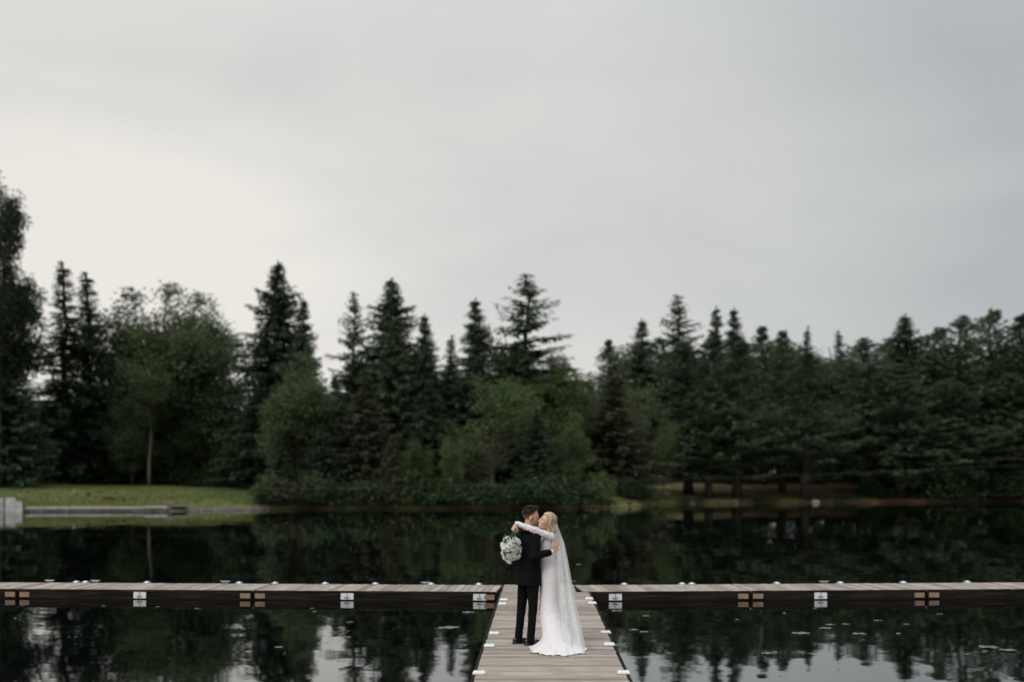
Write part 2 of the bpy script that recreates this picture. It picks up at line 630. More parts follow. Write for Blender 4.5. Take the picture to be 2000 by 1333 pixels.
def dock_section(p0, p1, width, label, bracket_ends=(True, True), group='floating dock sections', side=-1):
    """deck section whose middle line runs p0 -> p1; planks lie across it, u = along, v = across"""
    p0, p1 = Vector((p0[0], p0[1], 0)), Vector((p1[0], p1[1], 0))
    d = p1 - p0
    L = d.length
    root = empty('dock_section', (p0.x, p0.y, 0), math.atan2(d.y, d.x))
    tag(root, label, 'dock', group)
    n = max(1, round(L / 0.147))
    w = L / n
    pm = MB()
    pw, pl, pt = w - .008, width - .092, .036
    # plank long axis is local x in its own mesh (grain runs along x)
    b = .004
    pm.box((0, 0, 0), (pl, pw, pt))
    mesh = pm.mesh('plank', M['plank'])
    bm = bmesh.new()
    bm.from_mesh(mesh)
    bmesh.ops.recalc_face_normals(bm, faces=bm.faces)
    bmesh.ops.bevel(bm, geom=[e_ for e_ in bm.edges if abs(e_.verts[0].co.x - e_.verts[1].co.x) > .5], offset=b, segments=1, affect='EDGES')
    bm.to_mesh(mesh)
    bm.free()
    for i in range(n):
        link('plank', mesh, root, loc=((i + .5) * w, rng.uniform(-.006, .006), DOCK_Z - pt / 2 + rng.uniform(-.0025, .0025)),
             rot=(rng.uniform(-.006, .006), rng.uniform(-.0015, .0015), PI / 2 + rng.uniform(-.002, .002)))
    zt = DOCK_Z - pt - .003
    # rim boards under the deck, dipping into the water
    for sgn in (-1, 1):
        MB().box((L / 2, sgn * (width / 2 - .023), (DOCK_Z - .004 - .10) / 2), (L - .004, .04, DOCK_Z - .004 + .10)).build('rim_board', M['fascia'], root)
    for u in (.03, L - .03):
        MB().box((u, 0, (zt - .08) / 2), (.038, width - .14, zt + .08)).build('end_board', M['fascia'], root)
    for q in range(3):
        MB().box((L * (q + .5) / 3, 0, -.06), (L / 4, width * .62, .30)).build('float', M['float'], root)
    # pale corner blocks either side of each joint
    for u, on in ((.13, bracket_ends[0]), (L - .13, bracket_ends[1])):
        if on:
            for sgn in (-1, 1):
                mb = MB().box((u, sgn * (width / 2 + .009), .082), (.20, .022, .095))
                o = mb.build('corner_block', M['tan_bracket'], root)
                bo = MB()
                for du in (-.06, .06):
                    bo.tube([(u + du, sgn * (width / 2 + .018), .10), (u + du, sgn * (width / 2 + .026), .10)], .008, 8)
                bo.build('bolt', M['galv'], o)
    return root


WX = lambda Y: 0.432 + 0.0197 * (Y - 14.04)      # middle line of the walkway
WW = 1.80
for (a, b_, lab) in ((20.2, 25.06, 'grey plank walkway section between the couple and the cross dock'),
                     (15.34, 20.18, 'grey plank walkway section the embracing couple stands on'),
                     (10.48, 15.32, 'grey plank walkway section nearest the camera in front of the wedding dress'),
                     (4.6, 10.46, 'grey plank walkway section joining the near bank')):
    dock_section((WX(a), a), (WX(b_), b_), WW, lab, (False, False))
dock_section((WX(25.09) - .12, 25.09), (WX(26.86) - .12, 26.86), WW - .26, 'short plank section where the walkway meets the cross dock', (False, False))

# the two arms of the cross dock swing away slightly
LA0 = Vector((WX(26) - .93, 25.98, 0))
LDIR = Vector((-10.1, .68, 0)).normalized()
RA0 = Vector((WX(26) + .69, 25.98, 0))
RDIR = Vector((9.0, .66, 0)).normalized()
LJ = [0, 4.86, 9.68, 14.5]
RJ = [0, 3.33, 6.92, 11.8]
LL = ['cross dock section beside the walkway carrying the third and second depth signs from the left',
      'cross dock section with a single depth sign near the lawn shore',
      'cross dock section cut off by the left edge of the photo']
RL = ['cross dock section just behind the veil with one depth sign',
      'middle cross dock section of the arm stretching below the pines',
      'outer cross dock section cut off by the right edge of the photo']
LL[0] = 'cross dock section between the walkway and the first joint towards the lawn'
for (J, A0, DV, labs) in ((LJ, LA0, LDIR, LL), (RJ, RA0, RDIR, RL)):
    for i in range(3):
        a = A0 + DV * (J[i] + (.02 if i else 0))
        b_ = A0 + DV * (J[i + 1] - .02)
        dock_section(a, b_, 1.62, labs[i], (i > 0, True) if DV.x > 0 else (True, True))


def arm_point(px, v):
    """point on the cross dock at photo column px, v metres across from its middle line"""
    A0, DV = (LA0, LDIR) if px < 1050 else (RA0, RDIR)
    nrm = Vector((-DV.y, DV.x, 0)) if DV.x > 0 else Vector((DV.y, -DV.x, 0))
    if nrm.y < 0:
        nrm = -nrm
    B = A0 + nrm * v
    kx = (px - CX) / FPX
    t = (kx * B.y - B.x) / (DV.x - kx * DV.y)
    return B + DV * t, math.atan2(DV.y, DV.x) if DV.x > 0 else math.atan2(-DV.y, -DV.x)


# depth signs
def text_mesh(body, size):
    cu = bpy.data.curves.new('lettering', 'FONT')
    cu.body = body
    cu.size = size
    cu.align_x = 'CENTER'
    cu.align_y = 'CENTER'
    cu.extrude = .0008
    cu.offset = .0012
    cu.resolution_u = 3
    o = bpy.data.objects.new('lettering', cu)
    COL.objects.link(o)
    dg = bpy.context.evaluated_depsgraph_get()
    me = bpy.data.meshes.new_from_object(o.evaluated_get(dg))
    bpy.data.objects.remove(o, do_unlink=True)
    me.materials.clear()
    me.materials.append(M['sign_black'])
    return me


t_num = text_mesh('2', .066)
t_feet = text_mesh('FEET', .056)
SIGNS = [(273, 'white depth sign reading 2 FEET on the dock, nearest the lawn'),
         (678, 'white depth sign reading 2 FEET midway along the dock arm on the lawn side'),
         (937, 'white depth sign reading 2 FEET just beside the bouquet side of the walkway'),
         (1202, 'white depth sign reading 2 FEET just past the veil on the cross dock'),
         (1603, 'white depth sign reading 2 FEET on the dock below the pale shore rock')]
for px, lab in SIGNS:
    p, a = arm_point(px, -.81 - .012)
    root = empty('depth_sign', (p.x, p.y, .083), a)
    tag(root, lab, 'sign', 'depth signs along the dock')
    mb = MB().box((0, 0, 0), (.255, .012, .125))
    o = mb.build('board', M['sign_white'], root)
    link('lettering', t_num, root, loc=(0, -.0085, .030), rot=(R(90), 0, 0))
    link('lettering', t_feet, root, loc=(0, -.0085, -.032), rot=(R(90), 0, 0))
    sb = MB()
    for dx in (-.115, .115):
        sb.tube([(dx, -.005, .048), (dx, -.009, .048)], .006, 8)
    sb.build('screw', M['galv'], root)

# low solar dock lights
hm = MB()
hm.loft([(0, 0, 0, .045, .058), (0, 0, .018, .045, .056), (0, 0, .033, .036, .044), (0, 0, .040, .026, .032)], 20, power=5)
house = hm.mesh('housing', M['lamp_white'], False)
lm_ = []
for s in (-1, 1):
    q = MB()
    q.loft([(s * .062, 0, 0, .026, .054), (s * .060, 0, .014, .023, .050), (s * .056, 0, .026, .015, .038), (s * .054, 0, .029, .010, .03)], 16, power=4)
    lm_.append(q.mesh('lens', M['lamp_blue'], False))
bm_ = MB().box((0, 0, .002), (.178, .122, .006)).mesh('base_plate', M['galv'])


wide = MB()
wide.loft([(0, 0, 0, .082, .060), (0, 0, .018, .082, .058), (0, 0, .033, .070, .046), (0, 0, .040, .055, .034)], 20, power=5)
wide_house = wide.mesh('housing', M['lamp_white'], False)
glow = MB()
glow.loft([(0, 0, .0405, .035, .022), (0, 0, .0425, .033, .020)], 16, power=4)
glow_lens = glow.mesh('lens', M['lamp_blue'], False)


def dock_light(p, rz, lab, white=False):
    r = empty('dock_light', (p[0], p[1], DOCK_Z + .003), rz)
    r.scale = (.9, .9, .9)
    tag(r, lab, 'dock light', 'low solar lights along the dock edges')
    link('base_plate', bm_, r)
    if white:
        link('housing', wide_house, r, loc=(0, 0, .004))
        link('lens', glow_lens, r, loc=(0, 0, .0035))
        return
    link('housing', house, r, loc=(0, 0, .004))
    for q in lm_:
        link('lens', q, r, loc=(0, 0, .004))


AL = [(149, 'first of two close blue and white dock lights nearest the lawn end'), (167, 'second of two close blue and white dock lights nearest the lawn end'),
      (287, 'blue and white dock light above the 2 FEET sign nearest the lawn'),
      (467, 'blue and white dock light just before the dock joint on the lawn side'),
      (537, 'blue and white dock light just past the dock joint on the lawn side'),
      (635, 'blue and white dock light up and to the side of the second depth sign'),
      (733, 'blue and white dock light between second and third depth signs'),
      (842, 'blue and white dock light beside a metal cleat near the bouquet side'),
      (935, 'blue and white dock light above the sign beside the bouquet side'),
      (1219, 'blue and white dock light above the sign just past the veil'),
      (1332, 'first of two close dock lights past the veil'), (1351, 'second of two close dock lights past the veil'),
      (1517, 'dock light just past the first joint on the pine side arm'),
      (1641, 'dock light behind the 2 FEET sign on the pine side arm'),
      (1764, 'dock light before the outer joint of the pine side arm'),
      (1889, 'last dock light on the outer pine side section')]
for px, lab in AL:
    p, a = arm_point(px, .74)
    dock_light(p, a, lab)
for px, py, lab in ((984, 1171.5, 'white dock light on the groom side edge, farther of the pair by the cross dock'),
                    (981, 1179.5, 'white dock light on the groom side edge, nearer of the pair by the cross dock'),
                    (965, 1237, 'white dock light on the walkway edge beside the dark shoes'),
                    (956, 1261, 'white dock light on the walkway edge just in front of the dark shoes'),
                    (936, 1314, 'white dock light on the bouquet side edge nearest the camera'),
                    (1151, 1169.5, 'white dock light on the veil side edge, farther of the pair by the cross dock'),
                    (1157, 1178, 'white dock light on the veil side edge, nearer of the pair by the cross dock'),
                    (1183, 1235, 'white dock light on the walkway edge beside the veil'),
                    (1190, 1258.5, 'white dock light on the walkway edge beside the dress hem'),
                    (1218, 1313.5, 'white dock light on the veil side edge nearest the camera')):
    p = on_plane(px, py, DOCK_Z + .02)
    dock_light(p, 0.0, lab, True)

# mooring cleats
cm = MB()
cm.tube([(-.11, 0, .050), (-.07, 0, .046), (0, 0, .044), (.07, 0, .046), (.11, 0, .050)], [.008, .012, .013, .012, .008], 8)
horn = cm.mesh('horn', M['galv'], True)
fm = MB()
for s in (-1, 1):
    fm.tube([(s * .035, 0, 0), (s * .03, 0, .044)], [.016, .012], 8)
fm.box((0, 0, .003), (.12, .045, .006))
foot = fm.mesh('foot', M['galv'])
for px, lab in ((97, 'grey metal cleat on the back edge of the dock, nearest the lawn end'),
                (186, 'grey metal cleat beside the pair of dock lights near the lawn'),
                (440, 'grey metal cleat on the dock before the lawn side joint'),
                (832, 'grey metal cleat close to the dock light near the bouquet side'),
                (1610, 'grey metal cleat on the pine side arm near its depth sign')):
    p, a = arm_point(px, .72)
    r = empty('mooring_cleat', (p.x, p.y, DOCK_Z + .003), a)
    tag(r, lab, 'cleat', 'mooring cleats')
    link('horn', horn, r)
    link('foot', foot, r)
# ------------------------------------------------------------------ vegetation prototypes
class Leaves:
    def __init__(self):
        self.v, self.f = [], []

    def blade(self, p, d, l, w, nrm):
        """four-point blade: narrow base, broad middle, pointed tip"""
        s = d.cross(nrm)
        if s.length < 1e-4:
            s = Vector((d.y, -d.x, 0.1))
        s = s.normalized() * (w * .5)
        m = p + d * (l * .45) + nrm * (l * .05)
        t = p + d * l
        b = len(self.v)
        self.v += [tuple(p), tuple(m + s), tuple(t), tuple(m - s)]
        self.f.append((b, b + 1, b + 2, b + 3))

    def mesh(self, name, mat):
        me = bpy.data.meshes.new(name)
        me.from_pydata(self.v, [], self.f)
        me.materials.append(mat)
        return me


def extent(lv, q=.9975):
    zs = sorted(p[2] for p in lv.v)[int(len(lv.v) * q)]
    rs = sorted(math.hypot(p[0], p[1]) for p in lv.v)
    return zs, rs[int(len(rs) * .97)]


def rv(r):
    while True:
        p = Vector((r.uniform(-1, 1), r.uniform(-1, 1), r.uniform(-1, 1)))
        if .05 < p.length < 1:
            return p.normalized()


def proto_spruce(seed, h=20.0, rad=3.6, base_t=.06, gap=.42, nb=6, sparse=.12, shape=.85, mat='spruce', bark='bark', droop=.5, dens=1.0, hang=.9):
    r = random.Random(seed)
    lv, tk = Leaves(), MB()
    lean = [Vector((noise.noise(Vector((seed * 3.1, q * .7, 0))) * .25, noise.noise(Vector((seed * 1.7, q * .7, 5))) * .25, h * q / 10)) for q in range(11)]
    tk.tube([lean[q] for q in range(11)], [h * .0135 * (1 - q / 10.6) + .015 for q in range(11)], 8)
    z = h * base_t
    rot = 0
    gap_a = r.uniform(0, 6)
    while z < h * .985:
        t = z / h
        L0 = rad * min(1, (1 - t) ** shape * 1.08) * (1 - .35 * max(0, .16 - t) / .16) + .02
        L0 *= .86 + .28 * noise.noise(Vector((seed, z * .45, 0)))
        n = nb if t < .85 else max(3, nb - 2)
        rot += 1.1
        c = lean[min(9, int(t * 10))].lerp(lean[min(10, int(t * 10) + 1)], t * 10 - int(t * 10))
        for k_ in range(n):
            ang = rot + 2 * PI * k_ / n + r.uniform(-.35, .35)
            L = L0 * r.uniform(.62, 1.12)
            if r.random() < sparse:
                L *= r.uniform(.25, .6)
            if r.random() < .05:
                L *= 1.28
            out = Vector((math.cos(ang), math.sin(ang), 0))
            per = Vector((-out.y, out.x, 0))
            up = -.22 + .85 * t * t
            zj = z + r.uniform(-.9, .9) * gap
            pts = []
            ns = 5
            for s in range(ns):
                dd = s / (ns - 1)
                pts.append(Vector((c.x, c.y, zj)) + out * (L * dd) + Vector((0, 0, up * L * dd - droop * .34 * L * dd ** 1.6 + .16 * L * dd ** 4)) + per * (.06 * L * math.sin(dd * 3 + k_)))
            tk.tube(pts, [.012 + .012 * L * (1 - s / ns) for s in range(ns)], 3, False)
            st = max(3, int(L / .19 * dens))
            for s in range(st):
                dd = (s + r.random()) / st
                if dd < .12 and L > 1.2 and r.random() < .7:
                    continue
                fi = dd * (ns - 1)
                i0 = min(ns - 2, int(fi))
                p = pts[i0].lerp(pts[i0 + 1], fi - i0)
                wd = (.34 + .42 * (1 - dd)) * (.55 + .16 * L)
                for sd in (-1, 1, -.5, .5, 0):
                    d = (out * r.uniform(.35, .9) + per * sd * r.uniform(.5, 1.1) + Vector((0, 0, r.uniform(-.75, .12)))).normalized()
                    l = min(1.25, wd) * r.uniform(.6, 1.2)
                    nn = (Vector((0, 0, 1)) + rv(r) * .7).normalized()
                    lv.blade(p + rv(r) * .12, d, l, l * r.uniform(.24, .42), nn)
                # hanging twigs close the space under the bough
                if r.random() < hang:
                    d = (out * r.uniform(-.2, .5) + per * r.uniform(-.5, .5) + Vector((0, 0, -1))).normalized()
                    l = r.uniform(.35, .75) * min(1, .4 + .25 * L)
                    lv.blade(p + rv(r) * .12, d, l, l * .34, (out + rv(r) * .6).normalized())
        z += gap * (.65 + .5 * (1 - t)) * r.uniform(.8, 1.2)
    for s in range(10):
        lv.blade(Vector((lean[10].x, lean[10].y, h * (.955 + .004 * s))), (Vector((r.uniform(-.5, .5), r.uniform(-.5, .5), .8))).normalized(), .35, .1, rv(r))
    h, rad = extent(lv, .9997)
    return dict(trunk=tk.mesh('spruce_trunk', M[bark], True), crown=lv.mesh('spruce_crown', M[mat]), h=h, r=rad)


def proto_pine(seed, h=18.0, rad=4.4, base_t=.16, gap=.85, mat='pine', flat=.5, nb=5):
    r = random.Random(seed)
    lv, tk = Leaves(), MB()
    lean = [Vector((noise.noise(Vector((seed * 3.1, q * .6, 0))) * .4 * q / 6, noise.noise(Vector((seed * 1.7, q * .6, 5))) * .4 * q / 6, h * q / 10)) for q in range(11)]
    tk.tube(lean, [(h * .0155 * (1 - q / 10.8) + .02) * (1.25 if q == 0 else 1) for q in range(11)], 9)
    z = h * base_t
    while z < h * .992:
        t = (z / h - base_t) / (1 - base_t)
        env = (1 - t) ** .84 * (.72 + .28 * min(1, t / .25))
        L0 = rad * env * (.80 + .55 * noise.noise(Vector((seed * 2.3, z * .5, 1)))) + .05
        c = lean[min(9, int(z / h * 10))].lerp(lean[min(10, int(z / h * 10) + 1)], z / h * 10 - int(z / h * 10))
        a0 = r.uniform(0, 6.28)
        for k_ in range(nb + (1 if r.random() < .4 else 0)):
            if r.random() < .14:
                continue
            ang = a0 + 2 * PI * k_ / nb + r.uniform(-.3, .3)
            L = L0 * r.uniform(.55, 1.15) * (1.3 if r.random() < .12 else 1)
            ts = .55 + .45 * (1 - t)
            out = Vector((math.cos(ang), math.sin(ang), 0))
            per = Vector((-out.y, out.x, 0))
            up = r.uniform(-.08, .14) + .70 * t * t - .10 * (1 - t)
            zz = z + r.uniform(-.25, .25)
            pts = []
            for s in range(6):
                dd = s / 5
                pts.append(Vector((c.x, c.y, zz)) + out * L * dd + Vector((0, 0, up * L * dd + .13 * L * dd ** 2.5 - .07 * L * math.sin(dd * PI))) + per * .09 * L * math.sin(2.5 * dd + k_))
            tk.tube(pts, [.016 + .016 * L * (1 - s / 6) for s in range(6)], 4, False)
            nbr = max(4, int(L * 2.3))
            for s in range(nbr):
                dd = .22 + .78 * (s + r.random()) / nbr
                fi = min(4.999, dd * 5)
                p = pts[int(fi)].lerp(pts[int(fi) + 1], fi - int(fi))
                sd = r.choice((-1, 1))
                bl = (.25 + .42 * (1 - dd)) * (.6 + .22 * L) * ts * r.uniform(.6, 1.2)
                bd = (out * r.uniform(.3, .9) + per * sd * r.uniform(.4, 1) + Vector((0, 0, r.uniform(-.02, .25)))).normalized()
                nt = max(2, int(bl / .24))
                for q in range(nt):
                    tp = p + bd * bl * (q + 1) / nt + Vector((r.uniform(-.06, .06), r.uniform(-.06, .06), r.uniform(-.04, .06)))
                    for b_ in range(7):
                        d = (bd * .5 + rv(r) * .95 + Vector((0, 0, .28))).normalized()
                        d.z *= flat + .25
                        d.normalize()
                        lv.blade(tp, d, r.uniform(.28, .52) * ts, r.uniform(.09, .16) * ts, (Vector((0, 0, 1)) + rv(r) * .6).normalized())
        z += gap * (1.0 - .45 * t) * r.uniform(.7, 1.25)
    h, rad = extent(lv, .9995)
    return dict(trunk=tk.mesh('pine_trunk', M[bark_of(mat)], True), crown=lv.mesh('pine_crown', M[mat]), h=h, r=rad)


def bark_of(mat):
    return 'bark'


def proto_broad(seed, h=15.0, rad=4.6, base_t=.22, clumps=230, leaves=52, lsize=.23, csize=.95, mat='leaf', bark='bark', thin=.0, lobes=5, girth=.014):
    r = random.Random(seed)
    lv, tk = Leaves(), MB()
    top = h * .88
    tp = [Vector((noise.noise(Vector((seed * 3.1, q * .5, 0))) * .5 * q / 5, noise.noise(Vector((seed * 1.7, q * .5, 5))) * .5 * q / 5, top * q / 8)) for q in range(9)]
    tk.tube(tp, [h * girth * (1 - q / 8.6) + .02 for q in range(9)], 8)
    # the crown is a set of overlapping lobes
    cz = h * (base_t + (1 - base_t) * .5)
    hz = h * (1 - base_t) * .5
    lob = [(Vector((0, 0, cz)), rad * .62, hz * .92)]
    for q in range(lobes):
        a = 2 * PI * q / lobes + r.uniform(-.4, .4)
        zz = cz + hz * r.uniform(-.55, .55)
        rr = rad * r.uniform(.42, .58)
        env = math.sqrt(max(.15, 1 - ((zz - cz) / hz) ** 2))
        lob.append((Vector((math.cos(a) * (rad * env - rr * .8), math.sin(a) * (rad * env - rr * .8), zz)), rr, rr * r.uniform(.8, 1.1)))
    done = 0
    tries = 0
    while done < clumps and tries < clumps * 30:
        tries += 1
        c0, rr, rz_ = lob[r.randrange(len(lob))]
        d = rv(r)
        q = r.uniform(.45, 1.0) ** .6
        p = c0 + Vector((d.x * rr * q, d.y * rr * q, d.z * rz_ * q))
        if p.z > h - .3 or p.z < h * base_t * .7:
            continue
        if noise.noise(p * .45 + Vector((seed, 0, 0))) < -.12 + thin:
            continue
        done += 1
        zb = max(h * base_t * .7, min(p.z - .25 * Vector((p.x, p.y, 0)).length - .6, top * .97))
        fi = zb / top * 8
        i0 = min(7, int(fi))
        b0 = tp[i0].lerp(tp[i0 + 1], fi - i0)
        m1 = b0.lerp(p, .5) + Vector((0, 0, -.12 * (p - b0).length)) + rv(r) * .2
        if done % 2 == 0 or (p - b0).length < 2.5:
            tk.tube([b0, m1, p], [.045, .03, .01], 4, False)
        cs = csize * r.uniform(.65, 1.25)
        fl = r.uniform(.45, .75)
        for _ in range(leaves):
            dd = rv(r)
            qq = r.random() ** .5
            lp = p + Vector((dd.x * cs * qq, dd.y * cs * qq, dd.z * cs * fl * qq))
            ld = (dd + Vector((0, 0, -.35)) + rv(r) * .6).normalized()
            l = lsize * r.uniform(.7, 1.3)
            lv.blade(lp, ld, l, l * r.uniform(.5, .75), (Vector((0, 0, 1)) + rv(r) * .8).normalized())
    h, rad = extent(lv, .9992)
    return dict(trunk=tk.mesh('broad_trunk', M[bark], True), crown=lv.mesh('broad_crown', M[mat]), h=h, r=rad)


def proto_bush(seed, h=2.6, rad=2.0, clumps=70, leaves=42, lsize=.15, csize=.42, mat='bush', weep=0.0):
    r = random.Random(seed)
    lv, tk = Leaves(), MB()
    for q in range(clumps):
        a = r.uniform(0, 2 * PI)
        e_ = math.asin(r.uniform(.0, 1.0))
        q_ = r.uniform(.35, 1.0) ** .5
        b = .78 + .3 * noise.noise(Vector((math.cos(a) * 1.4, math.sin(a) * 1.4, e_ * 2 + seed)))
        p = Vector((math.cos(a) * math.cos(e_) * rad * q_ * b, math.sin(a) * math.cos(e_) * rad * q_ * b, .12 * h + math.sin(e_) * h * .88 * q_ * b))
        if q % 2 == 0:
            tk.tube([(p.x * .08, p.y * .08, 0), (p.x * .5, p.y * .5, p.z * .65), p], [.03, .02, .006], 4, False)
        cs = csize * r.uniform(.7, 1.3)
        for _ in range(leaves):
            dd = rv(r)
            qq = r.random() ** .5
            lp = p + Vector((dd.x * cs * qq, dd.y * cs * qq, dd.z * cs * .65 * qq))
            if lp.z < .02:
                lp.z = r.uniform(.02, .2)
            ld = (dd + Vector((0, 0, -.25 - weep)) + rv(r) * .5).normalized()
            l = lsize * r.uniform(.7, 1.3)
            lv.blade(lp, ld, l, l * r.uniform(.4, .6), (Vector((0, 0, 1)) + rv(r) * .8).normalized())
    h, rad = extent(lv)
    return dict(trunk=tk.mesh('shrub_stems', M['bark'], True), crown=lv.mesh('shrub_leaves', M[mat]), h=h, r=rad)


PR = {
    'spruce_a': proto_spruce(1, 20, 4.9, .04, .33, 7, .08, .78),
    'spruce_b': proto_spruce(2, 20, 4.4, .04, .36, 7, .14, .86, mat='spruce_blue'),
    'spruce_thin': proto_spruce(3, 20, 4.0, .05, .46, 6, .26, 1.0, mat='spruce_blue', droop=.75, hang=.6),
    'spruce_ragged': proto_spruce(4, 20, 4.8, .06, .58, 6, .36, .70, mat='spruce', droop=.35, hang=.35),
    'spruce_dead': proto_spruce(5, 14, 3.8, .05, .40, 7, .2, .8, mat='dead', bark='bark_dead', droop=.7, dens=.7),
    'pine_a': proto_pine(6, 18, 5.6, .18, .62, nb=6, flat=.6),
    'pine_b': proto_pine(7, 18, 5.0, .19, .56, flat=.55, nb=6),
    'pine_c': proto_pine(8, 18, 6.0, .17, .66, flat=.5, nb=7),
    'broad_a': proto_broad(9, 15, 4.4, .10, 430, 60, .25, 1.15, 'leaf_grey', thin=-.06, lobes=8),
    'broad_b': proto_broad(10, 15, 4.4, .07, 300, 54, .25, 1.0, 'leaf', lobes=8),
    'broad_tall': proto_broad(12, 24, 3.6, .05, 420, 46, .28, 1.0, 'leaf_dark', thin=-.09, lobes=12),
    'broad_light': proto_broad(13, 9, 3.9, .14, 190, 46, .20, .75, 'leaf_light', bark='bark_dead', thin=.08, lobes=9),
    'birch': proto_broad(14, 16, 2.6, .40, 150, 36, .19, .8, 'leaf', bark='birch', thin=.0, lobes=7, girth=.0085),
    'bush_a': proto_bush(20, mat='bush'),
    'bush_b': proto_bush(21, h=2.2, rad=2.3, mat='bush', lsize=.17),
    'bush_l': proto_bush(22, h=2.4, rad=1.7, clumps=46, leaves=34, mat='bush_light', lsize=.17),
    'bush_w': proto_bush(23, h=2.8, rad=2.2, mat='bush_brown', lsize=.16, weep=.6),
    'bush_low': proto_bush(24, h=.7, rad=1.5, clumps=46, leaves=26, mat='bush', lsize=.12, csize=.26),
}
tr = random.Random(5)


def plant(proto, name, cat, X, Y, H, W, label, group=None, sink=.12, rz=None):
    p = PR[proto]
    z = hgt(X, Y) - sink
    sz = (H + sink) / p['h']
    sx_ = W / (2 * p['r'])
    root = empty(name, (X, Y, z), tr.uniform(0, 6.28) if rz is None else rz)
    root.scale = (sx_, sx_ * tr.uniform(.92, 1.08), sz)
    tag(root, label, cat, group)
    link('trunk' if cat == 'tree' else 'stems', p['trunk'], root)
    link('crown' if cat == 'tree' else 'foliage', p['crown'], root)
    return root


def tree_px(proto, name, px, py, D, wpx, label, group=None, rz=None):
    """crown tip at photo column/row px, py, standing at distance D, wpx pixels wide"""
    X = (px - CX) / FPX * D
    z = hgt(X, D)
    top = CAM_Z - (py - HY) / FPX * D
    k_ = 1.42 if proto.startswith('spruce') else 1.25 if proto.startswith('pine') else 1.12
    return plant(proto, name, 'tree', X, D, top - z, wpx * k_ / FPX * D, label, group, rz=rz)


